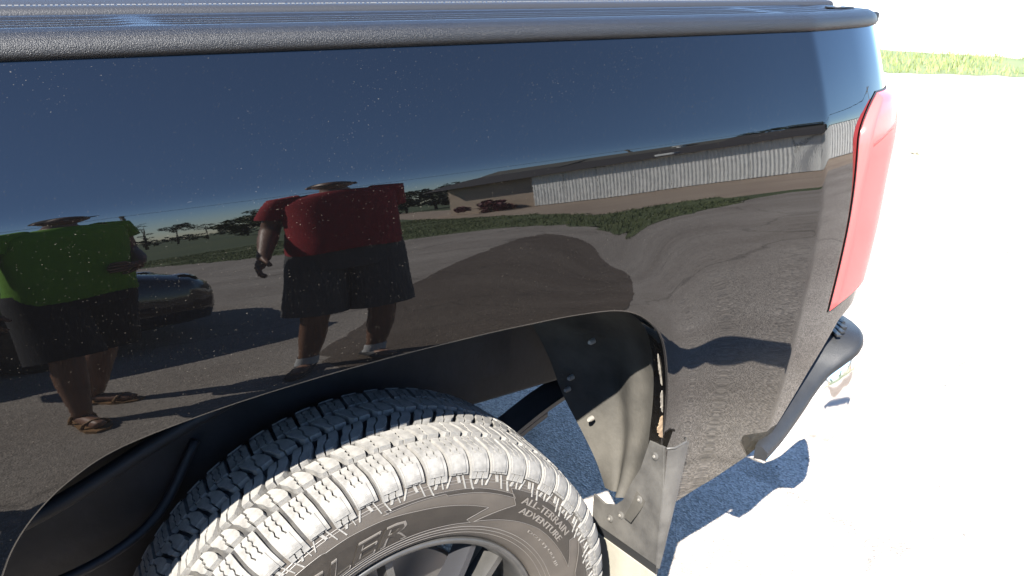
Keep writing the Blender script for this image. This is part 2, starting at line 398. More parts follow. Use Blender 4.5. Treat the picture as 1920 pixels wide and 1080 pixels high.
OUT=[(.755,.012,.572),(.83,.034,.582),(.92,.064,.602),(.98,.082,.624),(1.03,.090,.650),(1.07,.084,.672),(1.11,.082,.690),(1.145,.098,.700),(1.175,.135,.704),(1.195,.19,.704),(1.205,.28,.704),(1.215,.6,.704),(1.22,W/2,.704)]
INN=[(.748,.030,.574),(.80,.052,.584),(.88,.085,.604),(.94,.110,.626),(.985,.128,.652),(1.02,.140,.676),(1.05,.150,.694),(1.07,.165,.703),(1.085,.19,.706),(1.095,.23,.706),(1.10,.30,.706),(1.105,.6,.706),(1.11,W/2,.706)]
def cr3(P,n):
    P=np.array(P); P=np.vstack([2*P[0]-P[1],P,2*P[-1]-P[-2]]); out=[]
    for i in range(1,len(P)-2):
        t=np.linspace(0,1,n,endpoint=False)[:,None]; a,b,c,d=P[i-1],P[i],P[i+1],P[i+2]
        out.append(.5*(2*b+(c-a)*t+(2*a-5*b+4*c-d)*t**2+(-a+3*b-3*c+d)*t**3))
    return np.vstack(out+[P[-2][None]])
def bumper():
    Oc=cr3(OUT,8); Ic=cr3(INN,8); Vp=[];Vc=[]
    T=np.gradient(Oc,axis=0); Nn=np.stack([T[:,1],-T[:,0],0*T[:,0]],-1); Nn/=np.linalg.norm(Nn,axis=1)[:,None]
    n=len(Oc)
    for i in range(n):
        o_,i_,q=Oc[i],Ic[i],Nn[i]; up=np.array([0,0,1.]); w=min(1,i/14)
        prof=[i_-up*.03,i_+up*.0,(i_*.7+o_*.3)+up*.002,(i_*.3+o_*.7)+up*.002,o_-q*.002+up*.0,o_+q*.006-up*.006,o_+q*.008-up*.016,o_+q*.006-up*.024]
        Vp+=[tuple(v) for v in prof]
        w=min(1,i/44); h=.012+.21*w
        prof=[o_+q*.003-up*.022,o_+q*(.008+.010*w)-up*(.022+.18*h),o_+q*(.006+.014*w)-up*(.022+.5*h),o_+q*(.002+.008*w)-up*(.022+.82*h),o_-q*.012-up*(.022+h),o_-q*.035-up*(.022+h)]
        Vc+=[tuple(v) for v in prof]
    def full(V,k):      # mirror to the far side
        R=[ (x,W-y,z) for (x,y,z) in V]; rows=[V[i*k:(i+1)*k] for i in range(n)]+[R[i*k:(i+1)*k] for i in range(n-2,-1,-1)]
        return [p for r in rows for p in r],len(rows),k
    V,a,b=full(Vc,6); g_=MB().grid(V,a,b); g_.f.append(tuple(range(6))); sh=g_.build('bumper',CHROME,truck,smooth=True)
    V,a,b=full(Vp,8); g_=MB().grid(V,a,b); g_.f.append(tuple(range(8))); pd=g_.build('step_pad',PAD,sh,smooth=True); sharp(pd,55)
    for k,(cx,cy,l) in enumerate(((1.090,.130,.052),(1.112,.140,.056),(1.134,.152,.052),(1.154,.170,.044))):
        R=Matrix.Rotation(rad(62+k*4),3,'Z'); MB().box((cx,cy,.703+.004),(l,.012,.006),R).build('grip_bar',PAD,sh,bevel=.002)
bumper()
LWR=[(.74,.543),(.80,.578),(.88,.70),(.96,.80),(1.03,.822),(1.09,.83)]
V=[]
for (x,z),q in zip(LWR,[(.78,.05,.545),(.82,.09,.555),(.92,.135,.585),(.99,.17,.63),(1.05,.20,.67),(1.09,.24,.68)]):
    y=float(panel_y(np.array([x]),np.array([z]))[0]); a=np.array([x,y+.006,z+.004]); b=np.array(q)
    for t in (0,.35,.7,1): V.append(tuple(a*(1-t)+b*t+np.array([0,.03*math.sin(PI*t),0])))
MB().grid(V,6,4).build('corner_valance',GASKET,truck,smooth=True)
MB().box((1.16,W/2,.60),(.05,W-.5,.16)).build('bumper_beam',BLACK,truck)

# ---------------- wheel: section curve, tyre, tread blocks
def section():
    yc=.150; hw=.112
    pts=[]                                          # from the crown centre outwards (towards the camera side, -y)
    for k in range(9): v=k/8; pts.append((TR-.0105-.0035*v*v,yc-hw*.86*v))
    r0,y0=pts[-1]
    for a in np.linspace(12,74,8)[0:]: pts.append((r0-.028*(1-math.cos(rad(a)))+.0,y0-.028*math.sin(rad(a))-.002))
    pts+=[(.352,.0205),(.340,.0165),(.322,.0145),(.300,.0152),(.284,.0172),(.270,.0215),(.258,.0280),(.2495,.0350),(.2450,.0430)]
    P=np.array(pts); s=np.concatenate([[0],np.cumsum(np.hypot(*np.diff(P,axis=0).T))]); return P,s
SP,SS=section()
def prof(v):
    """v = distance along the section from the crown centre (positive = outer side) -> r, y, normal"""
    a=abs(v); r=np.interp(a,SS,SP[:,0]); y=np.interp(a,SS,SP[:,1]); e=.002
    dr=np.interp(a+e,SS,SP[:,0])-np.interp(max(a-e,0),SS,SP[:,0]); dy=np.interp(a+e,SS,SP[:,1])-np.interp(max(a-e,0),SS,SP[:,1])
    l=math.hypot(dr,dy) or 1; nr,ny=-dy/l,dr/l
    if v<0: y=.30-y; ny=-ny
    return r,y,nr,ny
def on_tyre(u,v,h):
    r,y,nr,ny=prof(v); q=u/TR; rr=r+nr*h
    return (rr*math.sin(q),y+ny*h,rr*math.cos(q))
def r_to_v(r): 
    k=int(np.argmax(SS>.14)); return float(np.interp(-r,-SP[k-3:,0],SS[k-3:]))
def tyre_shell(name,c,parent):
    mb=MB(); out=[(r,y) for r,y in SP][::-1]; inn=[(r,.30-y) for r,y in SP][1:]
    mb.lathe(out+inn,(0,0,0),n=144); o=mb.build(name,[WALLM,GROOVE],None,smooth=True); o.location=c
    for p in o.data.polygons:
        if math.hypot(p.center.x,p.center.z)>.372: p.material_index=1
    adopt(o,parent); return o
NP=62; PITCH=2*PI*TR/NP
def sub(mb,ul,ur,v0,v1,h,nvs,taper=.0010,hfun=None):
    """raised piece between the curves ul(v), ur(v)"""
    vs=np.linspace(v0,v1,nvs); L0=[];L1=[];R0=[];R1=[]
    for v in vs:
        hh=h if hfun is None else h*hfun((v-v0)/(v1-v0))
        a,b=ul(v),ur(v); vt=v0+taper+(v-v0)*(1-2*taper/(v1-v0)) if True else v
        L0.append(on_tyre(a,v,-.003)); R0.append(on_tyre(b,v,-.003)); L1.append(on_tyre(a+taper,vt,hh)); R1.append(on_tyre(b-taper,vt,hh))
    n=nvs; V=L0+L1+R1+R0; F=[]
    for i in range(n-1):
        for j in range(3): F.append((j*n+i,j*n+i+1,(j+1)*n+i+1,(j+1)*n+i))
    F.append((0,n,2*n,3*n)); F.append((n-1,4*n-1,3*n-1,2*n-1)); mb.add(V,F)
def zig(c,amp,per,slant=0,ph=0): return lambda v:c+slant*v+amp*(1 if int(math.floor((v+ph)/per))%2 else -1)
def lin(c,slant=0,k=0,vm=0): return lambda v:c+slant*(v-vm)+k*abs(v-vm)
def block(kind):
    mb=MB(); P=PITCH; g=.0024
    if kind in('shoulder_a','shoulder_b','shoulder_in'):
        v0,v1=.0715,(.147 if kind=='shoulder_a' else .139); sg=1
        if kind=='shoulder_in': v0,v1,sg=-.140,-.0715,-1
        w=P-.0056; e0=lin(-w/2,.10*sg,.0,.1*sg); e3=lin(w/2,.10*sg,.0,.1*sg)
        z1=lambda v:-w/6+.10*sg*(v-.1*sg)+.0011*(1 if int(math.floor(v/.0065))%2 else -1)
        z2=lambda v: w/6+.10*sg*(v-.1*sg)+.0011*(1 if int(math.floor(v/.0065))%2 else -1)
        s=.0006
        fall=(lambda t:1-.45*max(0,t-.45)/.55) if sg>0 else (lambda t:1-.45*max(0,.55-t)/.55)
        for a,b in ((e0,lambda v:z1(v)-s),(lambda v:z1(v)+s,lambda v:z2(v)-s),(lambda v:z2(v)+s,e3)): sub(mb,a,b,v0,v1,.0085,20,.0006,fall)
        if sg>0:                                          # small bars running on down the wall
            k=.004 if kind=='shoulder_a' else 0
            for (c,v_a,v_b,sl2,ww) in ((-.011,.1475-k*0,.164,.45,.0035),(.004,.1475,.160-k,-.35,.005),(.013,.143,.1585,.2,.0025)) if kind=='shoulder_a' else ((-.010,.140,.158,-.4,.003),(.003,.1405,.152,.4,.006),(.0125,.140,.162,.4,.003)):
                sub(mb,lin(c-ww/2,sl2,0,v_a),lin(c+ww/2,sl2,0,v_a),v_a,v_b,.0022,4,.0004)
        # step across the shoulder, part way down
        sub(mb,lin(-w/2+.002,.10*sg,0,.1*sg),lin(w/2-.006,.10*sg,0,.1*sg),(.112 if sg>0 else -.136),(.136 if sg>0 else -.112),.0098,6,.0010,(lambda t:.75+.25*(1-t)) if sg>0 else (lambda t:.75+.25*t))
    else:
        v0,v1,sl,ph={'rib_outer':(.030,.0640,.75,0),'rib_centre':(-.0165,.0210,-.9,.3),'rib_inner':(-.0640,-.0265,.75,.6)}[kind]
        vm=(v0+v1)/2; w=P-.0058; kk=-.30
        tri=lambda v:1-abs(2*(v-v0)/(v1-v0)-1); cut=lambda v:.0045*max(0,abs(2*(v-v0)/(v1-v0)-1)-.62)/.38
        e0=lambda v:-w/2+sl*(v-vm)*.6+.0032*tri(v)+cut(v)*.7; e3=lambda v:w/2+sl*(v-vm)*.6+.0032*tri(v)-cut(v)*.7
        s=.0007
        mid=lambda v:sl*.4*(v-vm)+.0030*(1 if v>vm else -1)*(0 if abs(v-vm)<.004 else 1)*(-1)
        sub(mb,e0,lambda v:mid(v)-s,v0,v1,.0105,14,.0009); sub(mb,lambda v:mid(v)+s,e3,v0,v1,.0105,14,.0009)
    return mb
PHASE={'shoulder_a':0,'shoulder_b':0,'rib_outer':.42,'rib_centre':.05,'rib_inner':.62,'shoulder_in':.25}
BLOCKS={}
for k in PHASE:
    mb=block(k); o=mb.build('tread_block',TREADM,None); BLOCKS[k]=o.data; bpy.data.objects.remove(o)
def tread(tyre,detail):
    jv=[];jf=[]
    for rib in ('shoulder','rib_outer','rib_centre','rib_inner','shoulder_in'):
        for i in range(NP):
            kind=rib if rib!='shoulder' else ('shoulder_a' if i%2 else 'shoulder_b')
            q=2*PI*(i+PHASE[kind])/NP; q=(q+PI)%(2*PI)-PI
            if detail and -rad(100)<q<rad(112):
                o=bpy.data.objects.new('tread_block',BLOCKS[kind]); COL.objects.link(o); o.parent=tyre; o.rotation_euler=(0,q,0)
            else:
                me=BLOCKS[kind]; n=len(jv); c,s=math.cos(q),math.sin(q)
                for v in me.vertices: x,y,z=v.co; jv.append((x*c+z*s,y,-x*s+z*c))
                jf+=[tuple(n+t for t in p.vertices) for p in me.polygons]
    o=obj('tread',jv,jf,TREADM,None,kind='stuff'); o.parent=tyre; return o
def polar_plate(mb,poly,h0,h1,n=10):
    """outline in (degrees from the top, radius), raised on the sidewall; strips keep it on the curve"""
    P=[]
    for (a,r),(b,t) in zip(poly,poly[1:]+poly[:1]):
        m=max(1,int(abs(b-a)/2))
        for k in range(m): P.append((a+(b-a)*k/m,r+(t-r)*k/m))
    fn=lambda a,r,h:on_tyre(rad(a)*TR,r_to_v(r),h)
    mb.prism(P,fn,h0,h1)
def sidewall_text(txt,a0,a1,r0,r1,mat,parent,name,h=.0012,shear=0.,outline=False):
    cu=bpy.data.curves.new('t','FONT'); cu.body=txt; cu.size=1; cu.extrude=.01; cu.resolution_u=2; cu.shear=shear
    if outline: cu.offset=0; 
    to=bpy.data.objects.new('t',cu); COL.objects.link(to); bpy.context.view_layer.update()
    me=bpy.data.meshes.new_from_object(to.evaluated_get(bpy.context.evaluated_depsgraph_get()))
    bpy.data.objects.remove(to)
    bm=bmesh.new(); bm.from_mesh(me); bmesh.ops.triangulate(bm,faces=bm.faces); bm.to_mesh(me); bm.free()
    X=[v.co.x for v in me.vertices]; Y=[v.co.y for v in me.vertices]; x0,x1,y0,y1=min(X),max(X),min(Y),max(Y)
    V=[]
    for v in me.vertices:
        a=a0+(a1-a0)*(v.co.x-x0)/(x1-x0); r=r0+(r1-r0)*(v.co.y-y0)/(y1-y0); V.append(on_tyre(rad(a)*TR,r_to_v(r),h if v.co.z>0 else -.0005))
    F=[tuple(p.vertices) for p in me.polygons]; bpy.data.meshes.remove(me)
    o=obj(name,V,F,mat,None); o.parent=parent; return o
def wheel(c,flip,detail):
    ty=tyre_shell('tyre',(0,0,0),truck)
    if flip: ty.rotation_euler=(0,0,PI)
    ty.location=c
    tread(ty,detail)
    rm=MB()
    rp=[(.241,.050),(.2465,.042),(.2470,.035),(.2430,.0315),(.2375,.0335),(.2325,.040),(.2290,.052),(.2220,.075),(.2190,.10),(.2200,.20),(.2350,.24),(.2490,.258),(.247,.25)]
    rm.lathe(rp,(0,0,0),n=120); rim=rm.build('rim',RIMM,None,smooth=True); rim.location=c; rim.rotation_euler=ty.rotation_euler; adopt(rim,truck)
    def add(mb,name,mat,par=rim,**k):
        o=mb.build(name,mat,None,**k); o.parent=par; return o
    for i in range(6):
        q=rad(60*i-16)
        for sgn in (-1,1):
            V=[]; 
            for t in np.linspace(0,1,9):
                r=.060+t*.172; off=sgn*(.014+.024*t**1.3); wd=.020-.004*t; y=.052-.012*math.sin(PI*t)+.006*t
                for (du,dy) in ((-wd/2,.012),(-wd*.36,0),(wd*.36,0),(wd/2,.012),(wd/2,.040),(-wd/2,.040)):
                    uu=off+du; V.append((r*math.sin(q)+uu*math.cos(q),y+dy,r*math.cos(q)-uu*math.sin(q)))
            add(MB().loft([V[k*6:(k+1)*6] for k in range(9)]),'spoke',RIMM if sgn>0 else RIMD,smooth='auto')
    add(MB().lathe([(0,.040),(.030,.040),(.034,.046),(.072,.050),(.078,.058),(.078,.10),(0,.10)],(0,0,0),n=40),'hub',RIMM,smooth='auto')
    for i in range(6):
        q=rad(60*i+14); add(MB().lathe([(0,.044),(.008,.045),(.009,.056)],(.055*math.sin(q),0,.055*math.cos(q)),n=6),'lug_nut',STEEL)
    add(MB().lathe([(.04,.135),(.165,.135),(.17,.140),(.17,.155),(.165,.160),(.04,.160)],(0,0,0),n=48),'brake_disc',pm('disc_steel',(.2,.19,.18),.4,metal=.9) if 'disc_steel' not in MATS else MATS['disc_steel'],smooth='auto')
    return ty
ty=wheel(WC,False,True)
ty['label']='dusty all terrain tyre with chunky tread blocks'
# sidewall relief of the near tyre
def relief():
    def ring(r,w,h,name,mat):
        v=r_to_v(r); mb=MB(); V=[]; n=180
        for k in range(n+1):
            for (dv,hh) in ((-w/2,-.0003),(-w/4,h),(w/4,h),(w/2,-.0003)): V.append(on_tyre(2*PI*k/n*TR,v+dv,hh))
        o=mb.grid(V,n+1,4).build(name,mat,None,smooth=True); o.parent=ty
    ring(.357,.0016,.0009,'sidewall_ridge',LETTER); ring(.3525,.0012,.0006,'sidewall_ridge',LETTER); ring(.2760,.0014,.0008,'sidewall_ridge',LETTER); ring(.2700,.0012,.0007,'sidewall_ridge',LETTER); ring(.2625,.0012,.0007,'sidewall_ridge',LETTER)
    def plate(poly,name='sidewall_plate',mat=BANDM,h=.0008):
        # cut the outline into angular slices so that it follows the curve of the wall
        P=[]
        for (a,r),(b,t) in zip(poly,poly[1:]+poly[:1]):
            m=max(1,int(max(abs(b-a)/1.5,abs(t-r)/.004)))
            for k in range(m): P.append((a+(b-a)*k/m,r+(t-r)*k/m))
        bm=bmesh.new(); f=bm.faces.new([bm.verts.new((a*.005,r,0)) for a,r in P])
        bmesh.ops.triangulate(bm,faces=[f])
        for _ in range(2): bmesh.ops.subdivide_edges(bm,edges=[e for e in bm.edges if e.calc_length()>.008],cuts=1); bmesh.ops.triangulate(bm,faces=bm.faces)
        V=[on_tyre(rad(v.co.x/.005)*TR,r_to_v(v.co.y),h) for v in bm.verts]; bm.verts.index_update(); F=[tuple(v.index for v in q.verts) for q in bm.faces]; bm.free()
        o=obj(name,V,F,mat,None,smooth=False); o.parent=ty
        e=MB(); n=len(P)
        for i in range(n):     # fine raised edge line
            (a,r),(b,t)=P[i],P[(i+1)%n]
            A0=on_tyre(rad(a)*TR,r_to_v(r),h+.0004); B0=on_tyre(rad(b)*TR,r_to_v(t),h+.0004); e.tube([A0,B0],.00055,n=5,caps=False)
        q=e.build('edge_bead',LETTER,None,smooth=True); q.parent=ty
    plate([(-88,.345),(-60,.346),(-25,.3405),(-24,.3385),(-17.8,.338),(-8.5,.3335),(.8,.3256),(8.7,.3214),(24.1,.3128),(17.9,.2905),(19.7,.2850),(7.9,.2840),(-6.6,.2835),(-18.5,.2830),(-60,.2835),(-88,.284)])
    plate([(-8.5,.3405),(-7,.3395),(-7.9,.345),(8.3,.3440),(18.9,.3440),(31,.3400),(32.2,.3345),(19.3,.3375),(9.4,.3370),(8.8,.3405)])
    plate([(29.6,.3475),(39.3,.3500),(52.9,.3505),(63.6,.3505),(62.5,.3330),(71.9,.3120),(61.0,.3090),(47.9,.3065),(37.9,.3000),(20.9,.2865),(33.4,.3242)])
    plate([(66,.3490),(84,.3490),(110,.349),(110,.30),(84,.318),(76,.322)])
    sidewall_text('ALL-TERRAIN',35,59.5,.3300,.3410,LETTER,ty,'tyre_lettering',h=.0022,shear=.12)
    sidewall_text('ADVENTURE',36,59,.3140,.3245,LETTER,ty,'tyre_lettering',h=.0022,shear=.12)
    sidewall_text('DOT PJ UU JJI',45,68,.2900,.2960,LETTER,ty,'tyre_lettering',h=.0013)
    sidewall_text('WRANGLER',-88,-2.5,.2870,.3200,LETTER,ty,'tyre_lettering',h=.0024,shear=.3)
    sidewall_text('WRANGLER',-87.2,-3.3,.2895,.3175,BANDM,ty,'tyre_lettering',h=.0027,shear=.3)
relief()
wheel((WC[0],W,WC[2]),True,False)
for yy,fl in ((0,False),(W,True)): wheel((WC[0]-3.645,yy,WC[2]),fl,False)

# ---------------- wheelhouse, chassis
def ruled(ca,cb,na,nb,name,mat,par,wave=None):
    Pa=cr3(ca,10); Pb=cr3(cb,10); ia=np.linspace(0,len(Pa)-1,na); V=[]
    for i in ia:
        k=int(min(i,len(Pa)-2)); t=i-k; a=Pa[k]*(1-t)+Pa[k+1]*t; b=Pb[k]*(1-t)+Pb[k+1]*t
        for j in range(nb):
            u=j/(nb-1); q=a*(1-u)+b*u
            if wave: q=q+np.array([wave(i/(len(Pa)-1),u),0,0])
            V.append(tuple(q))
    return MB().grid(V,na,nb).build(name,mat,par,smooth=True)
LO=[(.20,.045,1.005),(.31,.045,1.0),(.395,.045,.965),(.450,.045,.90),(.478,.045,.83),(.486,.047,.75),(.486,.052,.66),(.478,.065,.56),(.468,.075,.515)]
LI=[(.12,.32,.95),(.25,.32,.92),(.33,.32,.87),(.385,.32,.81),(.43,.315,.73),(.462,.30,.64),(.488,.255,.56),(.494,.215,.515),(.488,.175,.478)]
ln=ruled(LO,LI,60,30,'wheel_liner',LINER,truck,wave=lambda t,u:.050*math.sin(PI*u)*min(1,max(0,(t-.15)/.3))*min(1,max(0,(1-t)/.4))-.012*math.exp(-((u-.42)/.10)**2)*min(1,max(0,(t-.35)/.25))+.006*math.exp(-((u-.62)/.07)**2)*min(1,max(0,(t-.4)/.25)))
ruled([(.452,.030,.80),(.470,.022,.74),(.476,.020,.68),(.474,.026,.60),(.464,.040,.53),(.456,.060,.480)],[(.453,.034,.80),(.468,.046,.74),(.472,.049,.68),(.471,.056,.60),(.463,.066,.53),(.456,.080,.480)],40,6,'liner_edge',LINER,ln)
for (t,u) in ((.58,.85),(.70,.80),(.45,.55),(.62,.93)):
    Pa=cr3(LO,10);Pb=cr3(LI,10); k=int(t*(len(Pa)-1)); c=Vector(Pa[k]*(1-u)+Pb[k]*u)
    MB().tube([c+Vector((.006,0,.002)),c+Vector((-.003,-.001,.001)),c+Vector((-.007,-.003,.002))],[.0055,.0055,.0035],n=10).build('screw',STEEL,ln,smooth='auto')
# inner fender follows the arch a little outside it; inner wall behind, open below the frame
AI=ARCHC[:345:3]; TI=np.gradient(AI,axis=0); TI/=np.linalg.norm(TI,axis=1)[:,None]; AO=AI+np.stack([-TI[:,1],TI[:,0]],-1)*.022
V=[]
for q in AO:
    for y in (.034,.12,.22,.33): V.append((q[0],y,q[1]))
MB().grid(V,len(AO),4).build('inner_fender',BLACK,truck,smooth=True)
V=[]
for q in AO:
    zf=.70-.30*min(1,max(0,(-.12-q[0])/.25))
    for t in (0,.5,1): V.append((q[0],.332+.01*t,q[1]*(1-t)+min(q[1],zf)*t))
MB().grid(V,len(AO),3).build('inner_fender_wall',BLACK,truck,smooth=True)
for mir in (0,1):
    f=lambda y:W-y if mir else y
    fr=MB(); fr.box((-1.88,f(.40),.715),(4.82,.07,.17)).build('frame_rail',BLACK,truck,bevel=.006)
    hg=MB().box((.62,f(.44),.63),(.05,.05,.12)).build('spring_hanger',BLACK,truck,bevel=.006)
    sp=[(-.75,f(.43),.50),(-.4,f(.43),.42),(-.036,f(.43),.40),(.30,f(.43),.46),(.50,f(.43),.545),(.66,f(.43),.60)]
    for k in range(3):
        mb=MB(); P=cr3(sp,8); P=P if k==0 else P[3*k:-4*k-4]; rings=[]
        for q in P:
            rings.append([(q[0],q[1]-.036,q[2]-.013*k+.005),(q[0],q[1]+.036,q[2]-.013*k+.005),(q[0],q[1]+.036,q[2]-.013*k-.006),(q[0],q[1]-.036,q[2]-.013*k-.006)])
        mb.loft(rings).build('leaf_spring',SPRING,truck)
MB().tube([(WC[0],.24,WC[2]),(WC[0],W-.24,WC[2])],.05,n=20).build('axle',BLACK,truck,smooth='auto')
MB().lathe([(0,-.14),(.08,-.13),(.15,-.05),(.15,.05),(.08,.13),(0,.14)],(WC[0],W/2,WC[2]),axis='y',n=24).build('differential',BLACK,truck,smooth=True)
MB().box((-.2,W/2,.93),(1.9,W-.75,.05)).build('bed_floor',BLACK,truck)
MB().box((-1.15,W/2-.15,.60),(1.3,.75,.24)).build('fuel_tank',UNDER,truck,bevel=.03)
MB().box((-.62,.44,.70),(.30,.12,.22)).build('underbody_panel',UNDER,truck,bevel=.01)
MB().box((.95,W/2,.53),(.34,.30,.26)).build('spare_carrier',BLACK,truck,bevel=.05)
MB().tube(cr3([(-.75,.30,.66),(-.5,.30,.70),(-.3,.31,.77),(-.1,.33,.83)],8),.013,n=10).build('brake_hose',BLACK,truck,smooth=True)
MB().tube(cr3([(-.62,.30,.58),(-.45,.28,.60),(-.33,.30,.64),(-.25,.33,.74)],8),.008,n=8).build('brake_hose',BLACK,truck,smooth=True)
MB().tube([(-.10,.40,.42),(-.30,.38,.80)],[.026,.026],n=14).build('shock_absorber',BLACK,truck,smooth='auto')

# ---------------- mud flap and its bracket
FX=.464
def fl(y,z,h): return (FX+.03*(.66-z)+h,y,z)
flap=MB().prism([(.004,.676),(.040,.671),(.058,.60),(.084,.545),(.098,.505),(.120,.478),(.150,.462),(.185,.464),(.185,.398),(.150,.402),(-.004,.420),(-.004,.60)],fl,-.002,.003).build('flap_bracket',FLAP,truck,bevel=.0008)
V=[]
for t in np.linspace(0,1,14):                     # outer flange, wraps back over the lower corner of the bed side
    z=.676-.262*t; w=.046*(1-t)**.8+.006
    for s in np.linspace(0,1,6): V.append((FX+.03*(.66-z)+w*s,-.004-.008*math.sin(s*PI*.8)+.004*s,z+.004*s*(1-t)))
MB().grid(V,14,6).build('flange',FLAP,flap,smooth=True)
MB().tube([(FX-.004,-.004,.679),(FX+.012,-.008,.677),(FX+.040,-.008,.681),(FX+.046,.002,.682)],.0022,n=8).build('rim_bead',FLAP,flap,smooth=True)
for (y,z) in ((.022,.648),(.052,.535),(.100,.468),(.13,.44)):
    x=FX+.03*(.66-z)-.003
    o=MB().tube([(x+.002,y,z),(x-.001,y,z),(x-.0025,y,z)],[.0080,.0080,.0055],n=16).build('washer_screw',FLAP,flap,smooth='auto')
    MB().tube([(x-.002,y,z),(x-.0042,y,z)],[.0032,.0028],n=8).build('screw_head',STEEL,o,smooth='auto')
MB().prism([(.185,.398),(.148,.402),(-.003,.418),(-.003,.396),(.148,.379),(.185,.376)],fl,.001,.006).build('gap_strip',GASKET,flap)
MB().prism([(.185,.377),(.148,.380),(-.003,.397),(-.003,.20),(.185,.20)],fl,-.001,.005).build('rubber_flap',RUBBER,flap,bevel=.001)
# rust and lifted paint along the rear edge of the arch
rng=random.Random(4)
for (z0,z1,w,mat) in ((.866,.800,.0030,PEEL),(.79,.745,.0040,PEEL),(.738,.692,.010,RUST)):
    out=[];n=16
    for k in range(n+1):
        z=z0+(z1-z0)*k/n; i=int(np.argmin(abs(ARCHC[240:,1]-z)))+240; x=ARCHC[i,0]; ww=w*(math.sin(PI*min(1,max(0,k/n)))**.5)*(.65+.5*rng.random())
        out.append((x,z,ww))
    poly=[(x-.002,z) for x,z,_ in out]+[(x-.004-ww,z+rng.uniform(-.001,.001)) for x,z,ww in reversed(out)]
    MB().prism(poly,lambda x,z,h:(x,.011+h,z),0,.0018).build('rust_patch',mat,bed)
# ---------------- cab and nose of the truck (ahead of the frame)
def ring_body(stations,name,mat,parent,width=W,inset=0):
    rings=[]
    for (x,zb,zt,yb,ym,yt,zm) in stations:
        rings.append([(x,yb,zb),(x,ym,zb+.12),(x,ym,zm),(x,yt,zt-.05),(x,yt+.10,zt),(x,width-yt-.10,zt),(x,width-yt,zt-.05),(x,width-ym,zm),(x,width-ym,zb+.12),(x,width-yb,zb)])
    return MB().loft(rings).build(name,mat,parent,bevel=.02,smooth='auto')
cab=ring_body([(-.83,.50,1.86,.06,.02,.24,1.20),(-2.75,.50,1.86,.06,.02,.24,1.20)],'cab',PAINT,truck)
ring_body([(-2.75,.50,1.30,.06,.02,.14,1.10),(-4.4,.50,1.22,.08,.03,.18,1.05),(-4.72,.52,1.12,.16,.10,.28,1.0)],'hood',PAINT,truck)
for mir in (0,1):
    for (xa,xb) in ((-.98,-1.72),(-1.86,-2.66)):
        V=[]
        for (x,z) in ((xa,1.30),(xb,1.30),(xb-.0,1.76),(xa-.04,1.76)):
            y=.02+(z-1.20)/(1.81-1.20)*.22-.006; V.append((x,W-y if mir else y,z))
        w=obj('side_window',V,[(0,1,2,3)],GLASS,cab)
        d=MB().box((xa+.06-.04*0,(W-.012 if mir else .012),1.02),(.20,.012,.03)).build('door_handle',PAINT,cab,bevel=.004)
    MB().box((-2.72,(W+.13 if mir else -.13),1.33),(.12,.22,.24)).build('side_mirror',GASKET,cab,bevel=.03)
    MB().box((-4.60,(W-.30 if mir else .30),1.02),(.26,.40,.18)).build('headlight',LAMPC,truck,bevel=.03)
obj('windscreen',[(-2.77,.30,1.80),(-2.77,W-.30,1.80),(-3.30,W-.2,1.29),(-3.30,.2,1.29)],[(0,1,2,3)],GLASS,cab)
obj('rear_window',[(-.826,.40,1.78),(-.826,W-.40,1.78),(-.826,W-.30,1.42),(-.826,.30,1.42)],[(0,1,2,3)],GLASS,cab)
MB().box((-4.76,W/2,.62),(.16,W-.2,.26)).build('front_bumper',CHROME,truck,bevel=.04)
MB().box((-4.70,W/2,.98),(.10,W-.95,.26)).build('grille',GASKET,truck,bevel=.02)

